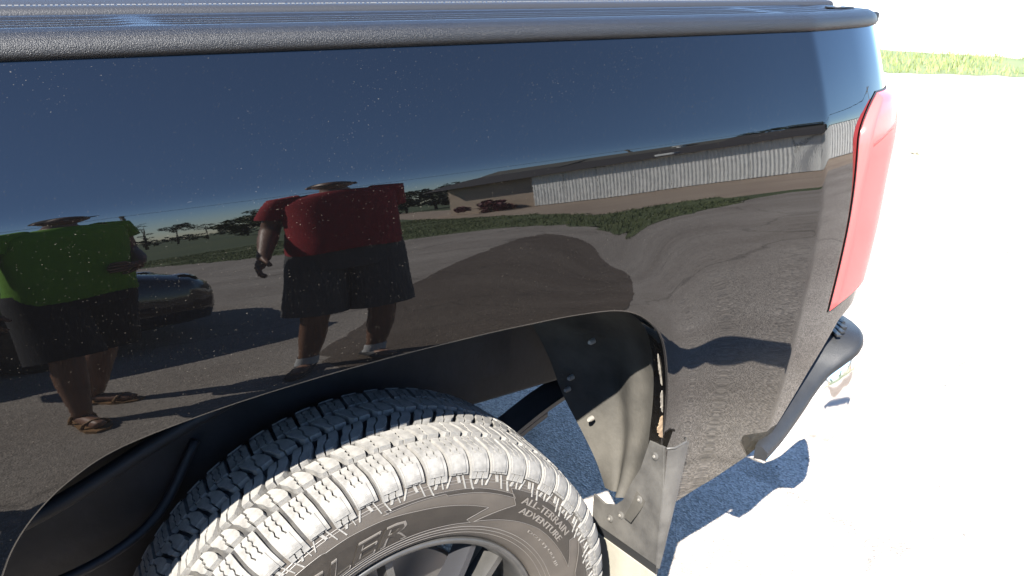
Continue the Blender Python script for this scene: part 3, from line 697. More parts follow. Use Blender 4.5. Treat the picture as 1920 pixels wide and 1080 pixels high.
# ------------------------------------------------------------------ ground
def ground_mats():
    def asphalt(name,c1,c2,crack):
        m=bpy.data.materials.new(name); m.use_nodes=True; nt=m.node_tree; L=nt.links.new; b=nt.nodes['Principled BSDF']; b.inputs['Roughness'].default_value=.9; b.inputs['Specular IOR Level'].default_value=.25
        tc=nd(nt,'ShaderNodeTexCoord')
        n1=nd(nt,'ShaderNodeTexNoise',Scale=1.1,Detail=6.0,Roughness=.6); L(tc.outputs['Object'],n1.inputs['Vector'])
        r1=nd(nt,'ShaderNodeValToRGB'); L(n1.outputs[0],r1.inputs[0]); r1.color_ramp.elements[0].position=.35; r1.color_ramp.elements[1].position=.66
        r1.color_ramp.elements[0].color=(*c1,1); r1.color_ramp.elements[1].color=(*c2,1)
        v=nd(nt,'ShaderNodeTexVoronoi',Scale=150.0); L(tc.outputs['Object'],v.inputs['Vector'])
        sc=nd(nt,'ShaderNodeSeparateColor'); L(v.outputs['Color'],sc.inputs[0])
        mr=nd(nt,'ShaderNodeMapRange'); L(sc.outputs[0],mr.inputs[0]); mr.inputs[3].default_value=.64; mr.inputs[4].default_value=1.34
        mx=nd(nt,'ShaderNodeMix',data_type='RGBA',blend_type='MULTIPLY'); mx.inputs[0].default_value=1
        L(r1.outputs[0],mx.inputs[6]); L(mr.outputs[0],mx.inputs[7]); col=mx.outputs[2]
        # cracks
        nz=nd(nt,'ShaderNodeTexNoise',Scale=2.2,Detail=5.0); L(tc.outputs['Object'],nz.inputs['Vector'])
        vm=nd(nt,'ShaderNodeVectorMath',operation='MULTIPLY_ADD'); L(nz.outputs['Color'],vm.inputs[0]); vm.inputs[1].default_value=(.5,.5,.5); L(tc.outputs['Object'],vm.inputs[2])
        v2=nd(nt,'ShaderNodeTexVoronoi',Scale=crack,feature='DISTANCE_TO_EDGE'); L(vm.outputs[0],v2.inputs['Vector'])
        cr=nd(nt,'ShaderNodeMapRange'); L(v2.outputs['Distance'],cr.inputs[0]); cr.inputs[1].default_value=.002; cr.inputs[2].default_value=.010; cr.inputs[3].default_value=.68; cr.inputs[4].default_value=1
        mx2=nd(nt,'ShaderNodeMix',data_type='RGBA',blend_type='MULTIPLY'); mx2.inputs[0].default_value=1; L(col,mx2.inputs[6]); L(cr.outputs[0],mx2.inputs[7])
        L(mx2.outputs[2],b.inputs['Base Color'])
        bp=nd(nt,'ShaderNodeBump',Strength=.7,Distance=.004); L(v.outputs['Distance'],bp.inputs['Height']); L(bp.outputs[0],b.inputs['Normal'])
        return m
    return asphalt('asphalt',(.205,.178,.154),(.275,.245,.215),.40),asphalt('flare_reflection_tint',(.078,.060,.047),(.112,.090,.073),.8)  # second one: darker tone painted for the brown reflection over the wheel arch
ASPH,REFL_TINT=ground_mats()
GRASSM=pm('grass_ground',(.050,.070,.020),.95,col2=(.085,.100,.034),vscale=1.6)
BLADE=pm('grass_blade',(.075,.105,.026),.8,col2=(.150,.165,.055),vscale=3)
DIRT=pm('dirt',(.24,.18,.135),.95,col2=(.33,.26,.195),vscale=.9,bump=.4,bscale=30)
CONC=pm('pale_gravel',(.36,.34,.30),.95,col2=(.50,.47,.42),vscale=1.2,bump=.4,bscale=40)
FIELD=pm('field',(.034,.052,.016),.95,col2=(.060,.078,.026),vscale=.12)
def sheet(name,poly,z,mat,**k):
    return obj(name,[(x,y,z) for x,y in poly],[tuple(range(len(poly)))],mat,kind='structure',**k)
R_=1500
sheet('ground',[(R_*math.cos(a),R_*math.sin(a)) for a in np.linspace(0,2*PI,64,endpoint=False)],-.012,FIELD)
sheet('gravel_yard',[(16,60),(120,120),(160,-2),(19,-3.2),(14.8,-7),(12.0,-17.5),(24,-52),(21,-52),(10.2,-20.5),(8.8,-16.0),(7.9,-11.5),(7.1,-8.9),(7.3,-6.3),(9,-4),(12.5,3)],-.008,DIRT)
sheet('gravel_road',[(14.3,-1),(60,-2),(60,60),(5,60),(5,20),(14.6,9.5)],-.004,CONC)
sheet('asphalt',[(-60,-24),(1.2,-17.2),(2.3,-15.2),(2.9,-12.3),(4.5,-9.7),(5.3,-8.7),(5.75,-7.6),(5.6,-6.6),(5.25,-5.5),(5.5,-5.1),(6.0,-5.2),(6.9,-5.4),(8.2,-5.0),(12,-2.5),(15.4,1.9),(13.7,4.0),(12.2,5.7),(10.8,6.6),(8.8,8.0),(5,12.5),(-60,30)],0,ASPH)
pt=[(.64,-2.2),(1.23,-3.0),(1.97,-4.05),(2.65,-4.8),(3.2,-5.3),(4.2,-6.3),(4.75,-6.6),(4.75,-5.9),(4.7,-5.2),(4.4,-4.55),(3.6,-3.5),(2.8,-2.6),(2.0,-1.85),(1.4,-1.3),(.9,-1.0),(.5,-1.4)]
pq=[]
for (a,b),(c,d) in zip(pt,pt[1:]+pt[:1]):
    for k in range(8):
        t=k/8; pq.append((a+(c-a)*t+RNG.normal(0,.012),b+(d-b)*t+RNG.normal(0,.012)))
sheet('flare_reflection_tint',pq,.004,REFL_TINT)  # dark sheet added on the lot to paint the flare's brown reflection
# grass strips
def grass_poly(name,poly,label,density,h):
    rag=[]
    for (a,b),(c,d) in zip(poly,poly[1:]+poly[:1]):
        m=max(2,int(math.hypot(c-a,d-b)/.18)); nx,ny=(d-b),-(c-a); l=math.hypot(nx,ny)
        for k in range(m): t=k/m; j=RNG.normal(0,.09); rag.append((a+(c-a)*t+nx/l*j,b+(d-b)*t+ny/l*j))
    poly=rag; sheet_o=sheet(name+'_verge',poly,.004,GRASSM)
    P=np.array(poly); x0,y0=P.min(0); x1,y1=P.max(0); n=int(density)
    pts=RNG.uniform((x0,y0),(x1,y1),(n,2)); ins=np.zeros(n,bool); j=len(P)-1
    for i in range(len(P)):
        xi,yi=P[i];xj,yj=P[j]; c=((yi>pts[:,1])!=(yj>pts[:,1]))&(pts[:,0]<(xj-xi)*(pts[:,1]-yi)/(yj-yi+1e-12)+xi); ins^=c; j=i
    pts=pts[ins]; keep=np.sin(pts[:,0]*2.3+1.2*np.sin(pts[:,1]*1.7))+np.sin(pts[:,1]*3.1-pts[:,0])+RNG.normal(0,.6,len(pts))>-1.1; pts=pts[keep]; V=[];F=[]
    for (x,y) in pts:
        a=RNG.uniform(0,2*PI); hh=h*RNG.uniform(.5,1.5); w=hh*.10; l=hh*RNG.uniform(.1,.6); b=RNG.uniform(0,2*PI); k=len(V)
        V+=[(x-w*math.cos(a),y-w*math.sin(a),0),(x+w*math.cos(a),y+w*math.sin(a),0),(x+l*math.cos(b),y+l*math.sin(b),hh)]; F.append((k,k+1,k+2))
    obj(name,V,F,BLADE,kind='stuff',label=label,category='grass')
grass_poly('grass',[(6.9,-5.45),(7.55,-6.6),(7.3,-7.7),(7.0,-8.7),(7.85,-11.4),(8.7,-16.0),(10.2,-20.5),(2.0,-20.5),(1.4,-17.0),(2.3,-15.2),(2.9,-12.3),(4.5,-9.7),(5.3,-8.7),(5.75,-7.6),(5.6,-6.6),(5.25,-5.5),(5.5,-5.1),(6.0,-5.2)],'green grass strip between asphalt lot and dirt road',60000,.055)
grass_poly('grass',[(8.6,7.4),(10.5,6.0),(11.8,5.2),(13.2,3.6),(15.0,1.6),(16.4,2.2),(14.8,5.6),(13.6,7.0),(12.2,8.6),(9.2,12.5),(7.6,11.4)],'thin sunlit grass strip edging the lot behind the tailgate',26000,.075)
# small litter on the lot behind the truck
LEAF=pm('dry_leaf',(.16,.13,.05),.8,col2=(.30,.24,.09),vscale=60)
STONE=pm('pebble',(.10,.095,.09),.9,var=.4,vscale=10)
def backz(px,py,z=0.):
    d=_fw+_r*((px-960)/1612.94)+_u*((540-py)/1612.94); t=(z-CAM[2])/d[2]; return np.array(CAM)+t*d
def tuft(px,py,s,n,mat,label):
    c=backz(px,py); mb=MB()
    for k in range(n):
        a=RNG.uniform(0,2*PI); q=c+np.array([RNG.normal(0,s*.5),RNG.normal(0,s*.5),.006]); l=s*RNG.uniform(.2,.45); w=l*.4; d=np.array([math.cos(a),math.sin(a),0]); e=np.array([-d[1],d[0],0])
        mb.add([q-d*l,q+e*w+(0,0,.004),q+d*l+(0,0,.010),q-e*w],[(0,1,2,3)])
    mb.build('dry_leaf_scrap',mat,None,fix=False,label=label,category='leaf litter')
tuft(1553,819,.022,16,LEAF,'small yellowish leaf scrap on the pavement beside the bumper')
tuft(1716,288,.07,9,LEAF,'dark leaf scrap on the bright pavement well behind the tail light')
tuft(1673,281,.04,4,LEAF,'tiny dark leaf scrap on the pavement behind the tail light')
for k in range(34):
    px,py=RNG.uniform(1450,1910),RNG.uniform(560,1070)
    if py<700 and px<1640: continue
    c=backz(px,py); s=RNG.uniform(.002,.0055); mb=MB()
    mb.lathe([(0,s*.6),(s*.7,s*.45),(s,0),(s*.7,-s*.4)],(c[0],c[1],s*.35),axis='z',n=6); mb.build('pebble',STONE,None,label='small dark pebble loose on the sunlit pavement',category='pebble',group='pebbles scattered on the pavement')

# ------------------------------------------------------------------ long shed across the yard
SHEDW=pm('white_steel',(.66,.66,.63),.6,col2=(.74,.74,.71),vscale=3)
ROOFD=pm('dark_roof',(.022,.019,.020),.8,var=.25,vscale=2); ROOFG=pm('grey_roof',(.050,.050,.044),.8,var=.2,vscale=2)
TAN=pm('tan_wall',(.42,.33,.25),.9,var=.12,vscale=2)
def shed():
    A=np.array([11.0,-16.0]); B=np.array([16.5,3.0]); d=B-A; Ln=np.hypot(*d); d/=Ln; n=np.array([d[1],-d[0]]); ang=math.atan2(d[1],d[0])
    root=empty('metal_shed',(*((A+B)/2),0),label='long low white steel shed and yard wall with dark roof',category='shed')
    H=1.92; P=lambda s,o,z:(A[0]+d[0]*s+n[0]*o,A[1]+d[1]*s+n[1]*o,z)
    npan=int(Ln/.9); pw=Ln/npan; me=None
    for k in range(npan):                       # ribbed wall sheets
        V=[]; m=4*10
        for j in range(m+1):
            t=j/m; off=-.011 if (j%4) in (1,2) else 0
            s=k*pw+.004+t*(pw-.008); V+=[P(s,off,0.02),P(s,off,H)]
        MB().grid(V,m+1,2).build('wall_panel',SHEDW,root,fix=False)
    D=5.6; S1=6.9
    MB().add([P(0,.02,0),P(S1,.02,0),P(S1,D,0),P(0,D,0),P(0,.02,H),P(S1,.02,H),P(S1,D,H),P(0,D,H)],[(0,3,7,4),(1,5,6,2),(2,6,7,3),(0,1,2,3)]).build('side_walls',TAN,root)
    MB().add([P(-3.4,-.35,H-.02),P(S1+.3,-.35,H-.02),P(S1+.3,1.9,H+.95),P(-3.4,1.9,H+.95)],[(0,1,2,3)]).build('lower_roof',ROOFD,root)
    MB().add([P(-3.4,1.9,H+.954),P(S1*.6,1.9,H+.954),P(S1*.6,D/2,H+1.75),P(-3.4,D/2,H+1.75)],[(0,1,2,3)]).build('upper_roof',ROOFG,root)
    MB().add([P(S1*.6,1.9,H+.954),P(S1+.3,1.9,H+.954),P(S1+.3,D/2,H+1.75),P(S1*.6,D/2,H+1.75)],[(0,1,2,3)]).build('upper_roof',ROOFD,root)
    MB().add([P(-.3,D/2,H+1.75),P(S1+.3,D/2,H+1.75),P(S1+.3,D+.3,H-.02),P(-.3,D+.3,H-.02)],[(0,1,2,3)]).build('rear_roof',ROOFD,root)
    MB().add([P(S1+.02,.03,0),P(Ln,.03,0),P(Ln,.12,0),P(S1+.02,.12,0),P(S1+.02,.03,H),P(Ln,.03,H),P(Ln,.12,H),P(S1+.02,.12,H)],[(0,1,5,4),(1,2,6,5),(2,3,7,6),(3,0,4,7),(4,5,6,7)]).build('yard_wall',SHEDW,root)
    MB().box(P((S1+Ln)/2,.05,H+.02),(Ln-S1,.16,.04),Matrix.Rotation(ang,3,'Z')).build('coping',ROOFD,root)
    MB().add([P(S1,.03,H),P(S1,D-.03,H),P(S1,D/2,H+1.7)],[(0,1,2)]).build('gable',TAN,root)
    MB().add([P(0,.03,H),P(0,D-.03,H),P(0,D/2,H+1.7)],[(0,1,2)]).build('gable',TAN,root)
    MB().add([P(-3.1,.25,0),P(-.01,.25,0),P(-.01,.25,H),P(-3.1,.25,H),P(-3.1,D,0),P(-3.1,D,H)],[(0,1,2,3),(0,3,5,4)]).build('tan_bay',TAN,root)
    c=P(3.0,2.1,H+1.25); MB().lathe([(.12,-.2),(.12,.12),(.22,.13),(.20,.26),(0,.30)],c,axis='z',n=14).build('roof_vent',SHEDW,root)
    c=P(3.7,.2,H+.12); MB().box(c,(.5,.5,.35),Matrix.Rotation(ang,3,'Z')).build('wall_box',SHEDW,root,bevel=.05)
shed()
# ------------------------------------------------------------------ trees and shrubs
BARK=pm('bark',(.075,.055,.04),.9,var=.3,vscale=8)
LEAFD=pm('leaf_dark',(.016,.028,.014),.7,col2=(.040,.058,.022),vscale=1.2); LEAFM=pm('leaf_mid',(.03,.05,.018),.7,col2=(.07,.095,.03),vscale=1.2); LEAFR=pm('leaf_red',(.075,.012,.018),.6,col2=(.16,.03,.035),vscale=3)
def crown_mesh(n,rx,ry,rz,cz,leaf,clumps,seed):
    g=np.random.default_rng(seed); C=g.normal(0,1,(clumps,3)); C/=np.linalg.norm(C,axis=1)[:,None]; C*=g.uniform(.25,1,(clumps,1))**.5
    C*=np.array([rx,ry,rz]); sz=g.uniform(.22,.42,clumps)*min(rx,ry,rz)*1.3
    k=g.integers(0,clumps,n); o=g.normal(0,1,(n,3)); o/=np.linalg.norm(o,axis=1)[:,None]; o*=g.uniform(.3,1,(n,1))**.5
    c=C[k]+o*sz[k][:,None]*np.array([1.1,1.1,.75])+np.array([0,0,cz])
    a=g.normal(0,1,(n,3)); a/=np.linalg.norm(a,axis=1)[:,None]; b=np.cross(a,g.normal(0,1,(n,3))); b/=np.linalg.norm(b,axis=1)[:,None]
    s=leaf*g.uniform(.6,1.4,(n,1)); V=np.stack([c-a*s,c+b*s*.5,c+a*s,c-b*s*.5],1).reshape(-1,3); F=np.arange(4*n).reshape(n,4); return V,F,C+np.array([0,0,cz])
def tree(name,label,cat,loc,h,rx,rz,mat,seed,group=None,n=1800,trunk=.09,stem=None):
    e=empty(name,loc,label=label,category=cat); 
    if group: e['group']=group
    cz=h-rz; V,F,C=crown_mesh(n,rx,rx*.9,rz,cz,max(.05,rx*.085),14,seed); obj('crown',V,F,mat,e,keep=False)
    mb=MB(); top=cz+rz*.3; mb.tube([(0,0,-.05),(.03*h*.2,0,top*.5),(0,0.02*h*.2,top)],[trunk,trunk*.75,trunk*.35],n=8)
    for c in C[:7]: mb.tube([(0,0,max(.15,cz-rz*.7)),(c[0]*.4,c[1]*.4,(cz-rz*.4+c[2])/2),tuple(c*.85+np.array([0,0,.15*c[2]*0]))],[trunk*.5,trunk*.3,trunk*.1],n=5)
    mb.build('trunk',BARK,e,smooth=True,keep=False); return e
def azp(az,d): return (d*math.sin(rad(az)),-d*math.cos(rad(az)),0)
for i,(az,d,h,rx) in enumerate(((25.6,46,3.5,2.0),(27.6,48,3.8,2.3),(29.2,45,3.4,1.7),(30.8,46,4.3,2.2),(32.4,44,4.0,1.8),(33.6,52,4.4,2.0))):
    tree('dark_evergreen','dark evergreen tree in the row beyond the dirt road','tree',azp(az,d),h,rx,h*.44,LEAFD,20+i,'evergreens beyond the dirt road',n=1500)
for i,(az,d,h,rx) in enumerate(((15.2,52,3.2,2.0),(16.4,50,4.4,2.0),(18.2,50,4.8,2.4),(19.9,54,4.6,2.2))):
    tree('broadleaf_tree','mid green rounded tree at the far edge of the grass','tree',azp(az,d),h,rx,h*.42,LEAFM,50+i,'rounded trees beyond the grass',n=1500)
tree('slender_tree','slender dark tree with a thin wavy crown at the field edge','tree',azp(9.1,58),5.6,.55,2.5,LEAFD,80,n=900,trunk=.10)
tree('umbrella_tree','flat topped tree on a bare thin trunk standing in the field','tree',azp(11.0,66),4.6,1.35,.95,LEAFD,81,n=900,trunk=.08)
tree('small_round_tree','small round tree on two thin stems at the horizon','tree',azp(12.8,74),4.1,.85,.85,LEAFD,82,n=600,trunk=.07)
tree('red_shrub','dark red leaved shrub against the tan shed bay','shrub',(10.2,-16.7,0),.8,.8,.4,LEAFR,83,n=1500,trunk=.03)
tree('roadside_bush','dark green bush behind the roof of the white shed','bush',(16.6,-11.4,0),5.0,2.0,1.7,LEAFD,84,n=2600,trunk=.2)
for i in range(9):
    az=6.5+i*1.05; tree('hedge_bush','low dark bush in the hedge on the far horizon','bush',azp(az,95+RNG.uniform(-6,8)),1.5+RNG.uniform(0,.7),2.2,.75,LEAFD,100+i,'hedge bushes on the horizon',n=260,trunk=.05)
# power line
POLE=pm('pole_wood',(.16,.13,.10),.9,var=.2,vscale=5); WIRE=pm('wire',(.02,.02,.02),.6)
pp=[(-22,-42),(6,-42.5),(30,-34),(46,-8)]
for x,y in pp:
    u=empty('utility_pole',(x,y,0),label='wooden utility pole with crossarm carrying the power line',category='utility pole',group='utility poles along the road')
    MB().tube([(0,0,-.3),(0,0,8.6)],[.14,.10],n=10).build('post',POLE,u,keep=False,smooth='auto'); MB().box((0,0,8.2),(.12,2.0,.12)).build('crossarm',POLE,u,keep=False)
wl_=empty('power_line',(6,-42.5,0),label='dark sagging power line wires strung between the wooden poles',category='power line')
for o_ in (-.85,0,.85):
    mb=MB()
    for (a,b) in zip(pp[:-1],pp[1:]):
        P=[]
        for k in range(13): t=k/12; P.append((a[0]+(b[0]-a[0])*t,a[1]+(b[1]-a[1])*t+o_,8.3-2.6*t*(1-t)))
        mb.tube(P,.022,n=4,caps=False)
    mb.build('wire',WIRE,wl_)
# ------------------------------------------------------------------ dark car parked behind the people
NAVY=pm('navy_paint',(.006,.008,.016),.06,coat=1)
def car():
    c=empty('parked_car',(-1.62,-4.12,0),label='dark navy car parked behind the person in the lime shirt',category='car')
    def rings(st):
        return [[(x,-w*.86,.20),(x,-w,.34),(x,-w,.60 if zt>.7 else zt-.12),(x,-w*.94,zt-.05),(x,-w*.80,zt),(x,w*.80,zt),(x,w*.94,zt-.05),(x,w,.60 if zt>.7 else zt-.12),(x,w,.34),(x,w*.86,.20)] for x,w,zt in st]
    MB().loft(rings([(-2.16,.70,.78),(-2.05,.80,.92),(-1.6,.87,.97),(-.4,.88,.97),(.7,.88,.96),(1.2,.87,.92),(1.75,.83,.84),(2.02,.76,.74),(2.14,.66,.62)])).build('body',NAVY,c,keep=False,bevel=.03,smooth='auto')
    cab=[]
    for x,w,zt,zb in ((-1.85,.70,.98,.93),(-1.25,.70,1.36,.93),(-.6,.70,1.44,.93),(.05,.69,1.41,.93),(.95,.68,.95,.92)):
        cab.append([(x,-w-.10*(zt-zb)/.5,zb),(x,-w+.12*(zt-zb)/.5,zt-.02),(x,-w*.8+.1*(zt-zb)/.5,zt),(x,w*.8-.1*(zt-zb)/.5,zt),(x,w-.12*(zt-zb)/.5,zt-.02),(x,w+.10*(zt-zb)/.5,zb)])
    MB().loft(cab).build('windows',GLASS,c,keep=False,smooth='auto')
    roof=[]
    for x,w,zt in ((-1.35,.58,1.325),(-1.15,.60,1.385),(-.6,.60,1.452),(.05,.59,1.422),(.22,.57,1.345)): roof.append([(x,-w,zt-.03),(x,-w*.8,zt+.008),(x,w*.8,zt+.008),(x,w,zt-.03)])
    MB().loft(roof).build('roof',NAVY,c,keep=False,smooth='auto')
    for s in (-1,1):
        MB().lathe([(0,-.03),(.09,-.02),(.11,.01),(.10,.04)],(1.98,s*.56,.66),axis='y',n=18).build('headlight',LAMPC,c,keep=False,smooth=True)
        MB().box((-2.12,s*.60,.78),(.10,.26,.14)).build('tail_lamp',LENS,c,keep=False,bevel=.02)
        MB().box((.55,s*.98,.98),(.12,.18,.12)).build('mirror',NAVY,c,keep=False,bevel=.03)
        for x in (.35,-.75): MB().box((x-.55,s*.885,.80),(.18,.02,.03)).build('door_handle',NAVY,c,keep=False,bevel=.005)
        for x in (1.32,-1.38):
            w=MB().lathe([(.20,-.10),(.29,-.11),(.315,-.07),(.315,.07),(.29,.11),(.20,.10)],(x,s*.79,.315),n=32).build('tyre',GROOVE,c,keep=False,smooth='auto')
            MB().lathe([(0,-.08),(.05,-.10),(.19,-.085),(.205,-.10),(.205,.10),(0,.08)],(x,s*.79,.315),n=24).build('rim',RIMM,c,keep=False,smooth='auto')
    MB().box((2.10,0,.36),(.10,1.2,.10)).build('lower_grille',STEEL,c,keep=False,bevel=.02)
    MB().box((2.10,0,.58),(.06,.55,.10)).build('grille',GASKET,c,keep=False,bevel=.02)
car()

# ------------------------------------------------------------------ people
def skin_mesh(J,E,rootname,sub=2):
    """J: name -> (x,y,z,r[,r2]); E: pairs. Grows one continuous surface."""
    names=list(J); me=bpy.data.meshes.new('sk'); me.from_pydata([J[n][:3] for n in names],[(names.index(a),names.index(b)) for a,b in E],[])
    o=bpy.data.objects.new('sk',me); COL.objects.link(o); m=o.modifiers.new('s','SKIN'); m.use_smooth_shade=True; m.branch_smoothing=.35
    for i,n in enumerate(names):
        r=J[n][3]; r2=J[n][4] if len(J[n])>4 else r; sv=me.skin_vertices[0].data[i]; sv.radius=(r,r2); sv.use_root=(n==rootname)
    s=o.modifiers.new('u','SUBSURF'); s.levels=s.render_levels=sub
    bpy.context.view_layer.update()
    em=bpy.data.meshes.new_from_object(o.evaluated_get(bpy.context.evaluated_depsgraph_get()))
    V=[tuple(v.co) for v in em.vertices]; F=[tuple(p.vertices) for p in em.polygons]
    bpy.data.objects.remove(o); bpy.data.meshes.remove(em); return V,F
def head_mesh(c,s=1.0,turn=0,nod=0):
    nu_,nv_=40,28; V=[]
    R=Euler((nod,0,turn)).to_matrix()
    for i in range(nv_+1):
        th=PI*i/nv_
        for j in range(nu_):
            ph=2*PI*j/nu_; x=math.sin(th)*math.sin(ph); y=math.sin(th)*math.cos(ph); z=math.cos(th)
            X=.076*x*(1-.22*max(0,-z)**1.5); Y=.098*y; Z=.122*z
            if y>0: Y-=.010*max(0,-z)*y
            g=lambda a,b,sx,sz:math.exp(-((x-a)/sx)**2-((z-b)/sz)**2) if y>0 else 0
            Y+=.024*g(0,-.16,.13,.14)+.010*g(0,.05,.10,.20)              # nose
            Y-=.012*(g(-.40,.06,.18,.10)+g(.40,.06,.18,.10))              # eye sockets
            Y+=.006*(g(-.38,.22,.28,.07)+g(.38,.22,.28,.07))              # brow
            Y+=.008*g(0,-.50,.26,.05)-.006*g(0,-.56,.24,.025)+.010*g(0,-.85,.30,.16)   # lips, chin
            q=R@Vector((X*s,Y*s,Z*s)); V.append((c[0]+q.x,c[1]+q.y,c[2]+q.z))
    F=[]
    for i in range(nv_):
        for j in range(nu_): F.append((i*nu_+j,i*nu_+(j+1)%nu_,(i+1)*nu_+(j+1)%nu_,(i+1)*nu_+j))
    for s_ in (-1,1):                                                     # ears
        n=len(V); m=10
        for (dx,r) in ((0,.030),(.012,.033),(.018,.026)):
            for k in range(m):
                a=2*PI*k/m; q=R@Vector((s_*(.070+dx)*s,(-.008+r*.6*math.cos(a))*s,(-.005+r*math.sin(a))*s)); V.append((c[0]+q.x,c[1]+q.y,c[2]+q.z))
        for i in range(2):
            for k in range(m): F.append((n+i*m+k,n+i*m+(k+1)%m,n+(i+1)*m+(k+1)%m,n+(i+1)*m+k))
        F.append(tuple(n+2*m+k for k in range(m)))
    return V,F,R
def ellipse(c,ax,ay,n=28,tilt=0): return [(c[0]+ax*math.cos(2*PI*k/n),c[1]+ay*math.sin(2*PI*k/n),c[2]+tilt*math.cos(2*PI*k/n)) for k in range(n)]
def tube_rings(pts,rs,n=20):
    mb=MB(); mb.tube(pts,rs,n=n,caps=False); return mb
def person(label,loc,rz,bulk,arms,legs,mats,sleeve=.55,shorts_end=.42,head_turn=0,nod=0,hat=True,shoe='shoe',hem=.885):
    e=empty('person',loc,rz,label=label,category='person'); b=bulk
    J={'pelvis':(0,0,.96,.125*b,.11*b),'spine':(0,.0,1.12,.13*b,.115*b),'chest':(0,0,1.32,.15*b,.115*b),'neck0':(0,0,1.465,.062,.062),'neck':(0,.012,1.53,.055,.055),'skull':(0,.02,1.60,.05,.05)}
    E=[('pelvis','spine'),('spine','chest'),('chest','neck0'),('neck0','neck'),('neck','skull')]
    for s,k in ((-1,'l'),(1,'r')):
        hx=.095*b*s; kn=Vector(legs[k][0]); an=Vector(legs[k][1]); fd=Vector(legs[k][2]).normalized()
        J['hip'+k]=(hx,0,.90,.098*b); J['thigh'+k]=(*(Vector((hx,0,.90)).lerp(kn,.5)),.080*b); J['knee'+k]=(*kn,.056*b**.5); J['calf'+k]=(*(kn.lerp(an,.35)+Vector((0,-.012,0))),.058*b**.5); J['ankle'+k]=(*an,.036); 
        J['heel'+k]=(*(an+Vector((0,0,-.045))-fd*.02),.036); J['ball'+k]=(*(an+fd*.12+Vector((0,0,-.052))),.034); J['toe'+k]=(*(an+fd*.18+Vector((0,0,-.058))),.026)
        E+=[('pelvis','hip'+k),('hip'+k,'thigh'+k),('thigh'+k,'knee'+k),('knee'+k,'calf'+k),('calf'+k,'ankle'+k),('ankle'+k,'heel'+k),('heel'+k,'ball'+k),('ball'+k,'toe'+k)]
        sh=Vector((.170*s*b**.5,0,1.415)); el=Vector(arms[k][0]); wr=Vector(arms[k][1]); fdir=Vector(arms[k][2]).normalized(); pn=Vector(arms[k][3]).normalized()
        side=fdir.cross(pn).normalized()
        J['sh'+k]=(*sh,.062*b**.5); J['up'+k]=(*sh.lerp(el,.5),.050*b**.5); J['el'+k]=(*el,.040*b**.4); J['fo'+k]=(*el.lerp(wr,.3),.042*b**.4); J['wr'+k]=(*wr,.027)
        pa=wr+fdir*.05; J['pa'+k]=(*pa,.030,.018)
        E+=[('chest','sh'+k),('sh'+k,'up'+k),('up'+k,'el'+k),('el'+k,'fo'+k),('fo'+k,'wr'+k),('wr'+k,'pa'+k)]
        for f,(off,l) in enumerate(((-.026,.066),(-.009,.076),(.009,.072),(.026,.056))):
            k0=pa+fdir*.038+side*off; k1=k0+fdir*l*.5+pn*.012; k2=k0+fdir*l*.8+pn*.036
            for nm,q,r in ((0,k0,.0095),(1,k1,.0085),(2,k2,.0072)): J[f'f{f}{nm}{k}']=(*q,r)
            E+=[('pa'+k,f'f{f}0{k}'),(f'f{f}0{k}',f'f{f}1{k}'),(f'f{f}1{k}',f'f{f}2{k}')]
        sd=-1 if s<0 else 1
        t0=wr+fdir*.035+side*.034*(-1)+pn*.010; t1=t0+fdir*.028-side*.016+pn*.014; t2=t1+fdir*.024+pn*.012
        for nm,q,r in (('t0',t0,.0115),('t1',t1,.0098),('t2',t2,.0082)): J[nm+k]=(*q,r)
        E+=[('wr'+k,'t0'+k),('t0'+k,'t1'+k),('t1'+k,'t2'+k)]
    V,F=skin_mesh(J,E,'pelvis'); mb=MB(); mb.add(V,F); hc=(0,.035,1.645); hv,hf,R=head_mesh(hc,1.0,head_turn,nod); mb.add(hv,hf)
    obj('body',mb.v,mb.f,mats['skin'],e,smooth=True,keep=False)
    for s in (-1,1):
        q=R@Vector((.031*s,.083,.008)); MB().lathe([(0,.011),(.008,.008),(.0115,0),(.008,-.008),(0,-.011)],(hc[0]+q.x,hc[1]+q.y,hc[2]+q.z),axis='z',n=12).build('eye',mats['eye'],e,smooth=True,keep=False)
    # hair cap, then a cap with a brim
    mbh=MB(); rr=[]
    for t in np.linspace(0,1,9):
        th=t*PI*.52; rr.append([tuple(Vector(hc)+R@Vector(((.083)*math.sin(th)*math.cos(a),(.104)*math.sin(th)*math.sin(a)-.010-.012*t,(.128)*math.cos(th)+.002))) for a in np.linspace(0,2*PI,28,endpoint=False)])
    mbh.loft(rr,caps=False).build('cap' if hat else 'hair',mats['hat'],e,smooth=True,keep=False)
    if hat:
        pr=[];n=13
        for i in range(n):
            a=PI*(i/(n-1)); 
            for q_ in (0,.5,1): pr.append(tuple(Vector(hc)+R@Vector((.080*math.cos(a)*(1+.02*q_),.078*math.sin(a)+.075*q_*math.sin(a)**.7+.004,.030-.012*q_))))
        MB().grid(pr,n,3).build('cap_brim',mats['hat'],e,smooth=True,keep=False)
    # shirt: torso + sleeves
    g=np.random.default_rng(int(abs(loc[0])*100)+3); tr=[]
    for z,ax,ay in ((hem,.205,.165),(hem+.04,.205,.168),(1.03,.203,.166),(1.12,.200,.160),(1.22,.200,.155),(1.31,.205,.150),(1.38,.200,.135),(1.42,.175,.115),(1.455,.120,.090),(1.475,.078,.075),(1.478,.070,.068)):
        r=ellipse((0,.008 if z<1.3 else .002,z),ax*b,ay*b); ph=g.uniform(0,6)
        tr.append([(x*(1+.016*math.sin(5*math.atan2(y,x)+ph)),y*(1+.02*math.sin(4*math.atan2(y,x)+ph+1)),zz+(.006*math.sin(3*math.atan2(y,x)+ph) if z<1.0 else 0)) for x,y,zz in r])
    sm=MB().loft(tr,caps=False)
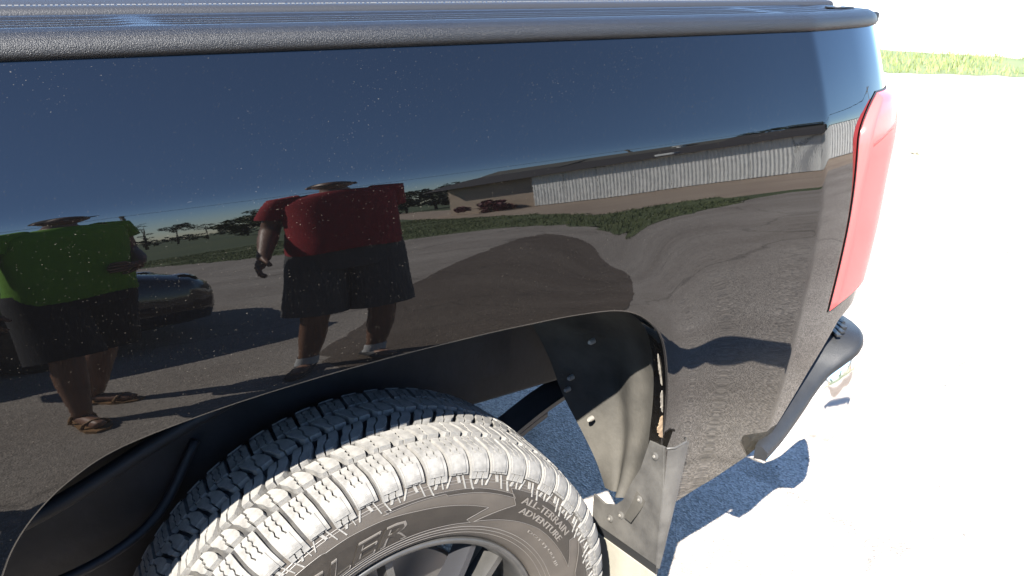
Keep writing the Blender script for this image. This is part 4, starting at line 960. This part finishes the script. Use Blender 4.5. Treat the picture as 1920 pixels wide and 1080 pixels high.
    for k,s in (('l',-1),('r',1)):
        sh=Vector(J['sh'+k][:3]); el=Vector(J['el'+k][:3]); a=sh+Vector((-.05*s*b,0,.012)); m_=sh.lerp(el,sleeve)
        sm.tube([a,sh+Vector((.0,0,.006)),sh.lerp(el,sleeve*.5),m_],[.072*b**.5,.074*b**.5,.068*b**.5,.072*b**.5],n=18,caps=False)
    sm.build('shirt',mats['shirt'],e,smooth=True,keep=False)
    # shorts
    st=MB().loft([ellipse((0,.0,z),ax*b,ay*b) for z,ax,ay in ((.82,.185,.145),(.88,.190,.150),(.95,.188,.150),(1.0,.180,.145))],caps=False)
    for k in 'lr':
        hp=Vector(J['hip'+k][:3]); kn=Vector(J['knee'+k][:3]); en=hp.lerp(kn,1.0-shorts_end*.0) if False else hp+(kn-hp)*((hp.z-shorts_end)/(hp.z-kn.z))
        st.tube([hp+Vector((0,0,.06)),hp,hp.lerp(en,.5),en],[.110*b,.118*b,.116*b,.122*b],n=22,caps=False)
    st.build('shorts',mats['shorts'],e,smooth=True,keep=False)
    for k in 'lr':
        an=Vector(J['ankle'+k][:3]); fd=Vector(legs[k][2]).normalized(); sd=Vector((fd.y,-fd.x,0)); rr=[]
        if shoe=='shoe':
            for t,w,h in ((-.075,.026,.05),(-.06,.036,.075),(0,.042,.088),(.06,.044,.072),(.13,.048,.052),(.19,.040,.040),(.222,.018,.024)):
                c=Vector((an.x,an.y,0))+fd*t; rr.append([tuple(c+sd*w*math.cos(a)*1.0+Vector((0,0,max(0.0,h*.5+h*.5*math.sin(a))))) for a in np.linspace(0,2*PI,14,endpoint=False)])
            MB().loft(rr).build('shoe',mats['shoe'],e,smooth=True,keep=False)
            MB().tube([an+Vector((0,0,-.03)),an+Vector((0,0,.055))],[.046,.043],n=16,caps=False).build('sock',mats['sock'],e,smooth=True,keep=False)
        else:
            for t,w in ((-.07,.030),(-.05,.038),(.02,.038),(.10,.048),(.16,.046),(.205,.025)):
                c=Vector((an.x,an.y,0))+fd*t; rr.append([tuple(c+sd*w*q+Vector((0,0,z))) for q,z in ((-1,0),(1,0),(1,.016),(-1,.016))])
            MB().loft(rr).build('sandal_sole',mats['shoe'],e,keep=False)
            for t in (.12,-.01):
                c=an+fd*t; z0=.016; P=[tuple(Vector((c.x,c.y,z0))+sd*.046*math.cos(a)+Vector((0,0,.058*math.sin(a)*(1 if t>.05 else 1.5)))) for a in np.linspace(0,PI,9)]
                MB().tube(P,.008,n=6).build('sandal_strap',mats['shoe'],e,smooth=True,keep=False)
    return e
SK1=pm('skin_tan',(.19,.098,.062),.5,var=.1,vscale=12); EYE=pm('eye_white',(.5,.48,.46),.1)
RED=pm('red_cotton',(.26,.006,.014),.9,var=.12,vscale=25); GREY=pm('grey_cotton',(.062,.062,.063),.9,var=.15,vscale=20)
LIME=pm('lime_cotton',(.12,.30,.012),.9,var=.08,vscale=25); BLK=pm('black_cotton',(.010,.010,.012),.9); HATM=pm('dark_cap',(.015,.014,.018),.9)
SHOE=pm('dark_shoe',(.03,.03,.033),.7); SOCK=pm('white_sock',(.45,.45,.45),.9); SAND=pm('brown_leather',(.22,.12,.05),.6)
fw0=(0,1,0)
def relaxed(k,b=1.0,fwd=.05):
    s=-1 if k=='l' else 1; return ((.27*s*b,-.03,1.14),(.285*s*b,fwd,.90),(0,.10,-1),(-s*1.0,.1,0))
person('person in a red shirt, dark grey shorts and dark cap standing on the lot',(.59,-1.80,0),rad(14),.98,
    {'l':((-.235,-.05,1.15),(-.275,.12,.975),(-.25,.35,-.9),(1,0,0)),'r':((.185,-.13,1.15),(.11,-.20,.93),(-.2,-.1,-1),(-1,.1,0))},
    {'l':((-.12,.03,.50),(-.13,-.02,.095),(-.25,1,0)),'r':((.12,.03,.50),(.125,-.02,.095),(.3,1,0))},
    dict(skin=SK1,eye=EYE,hat=HATM,shirt=RED,shorts=GREY,shoe=SHOE,sock=SOCK),sleeve=.72,shorts_end=.53,hem=.945)
person('person in a lime green shirt, black shorts and brown sandals',(-.24,-2.06,0),rad(-24),1.0,
    {'l':relaxed('l'),'r':((.25,-.06,1.15),(.16,.16,1.05),(-1,.4,0),(0,-1,0))},
    {'l':((-.11,.10,.50),(-.12,.13,.095),(-.2,1,0)),'r':((.11,-.06,.50),(.10,-.16,.095),(.3,1,0))},
    dict(skin=SK1,eye=EYE,hat=HATM,shirt=LIME,shorts=BLK,shoe=SAND,sock=SOCK),shorts_end=.50,shoe='sandal')
# the one taking the picture, standing just behind the phone
def to_local(p,loc,rz): v=Vector(p)-Vector(loc); return tuple(Matrix.Rotation(-rz,3,'Z')@v)
PL=(-.93,-1.33,0); PR=rad(-36)
cv=Vector(CAM); R3=Vector(_r); U3=Vector(_u); F3=Vector(_fw)
hl_=to_local(cv-R3*.125-F3*.050-U3*.03,PL,PR); hr_=to_local(cv+R3*.070-F3*.085-U3*.075,PL,PR)
rotl=lambda v:tuple(Matrix.Rotation(-PR,3,'Z')@Vector(v))
person('person in a black shirt holding up a phone beside the truck',PL,PR,1.0,
    {'l':((-.24,.10,1.22),hl_,rotl(U3*.8+R3*.5),rotl(R3)),'r':((.26,.10,1.20),hr_,rotl(U3),rotl(-R3*.9-F3*.3))},
    {'l':((-.11,.03,.50),(-.12,-.02,.095),(-.2,1,0)),'r':((.11,.03,.50),(.12,-.02,.095),(.3,1,0))},
    dict(skin=SK1,eye=EYE,hat=HATM,shirt=BLK,shorts=BLK,shoe=SHOE,sock=SOCK),shorts_end=.47,nod=rad(-18))
pc=cv-F3*.012-R3*.045-U3*.015; RM=Matrix(((_r[0],_u[0],-_fw[0]),(_r[1],_u[1],-_fw[1]),(_r[2],_u[2],-_fw[2])))
ph=empty('mobile_phone',tuple(pc),label='black mobile phone held up by the person in black',category='phone')
MB().box(pc,(.146,.072,.008),RM).build('case',GASKET,ph,bevel=.003)
MB().box(pc-F3*.0045,(.132,.066,.001),RM).build('screen',GLASS,ph)
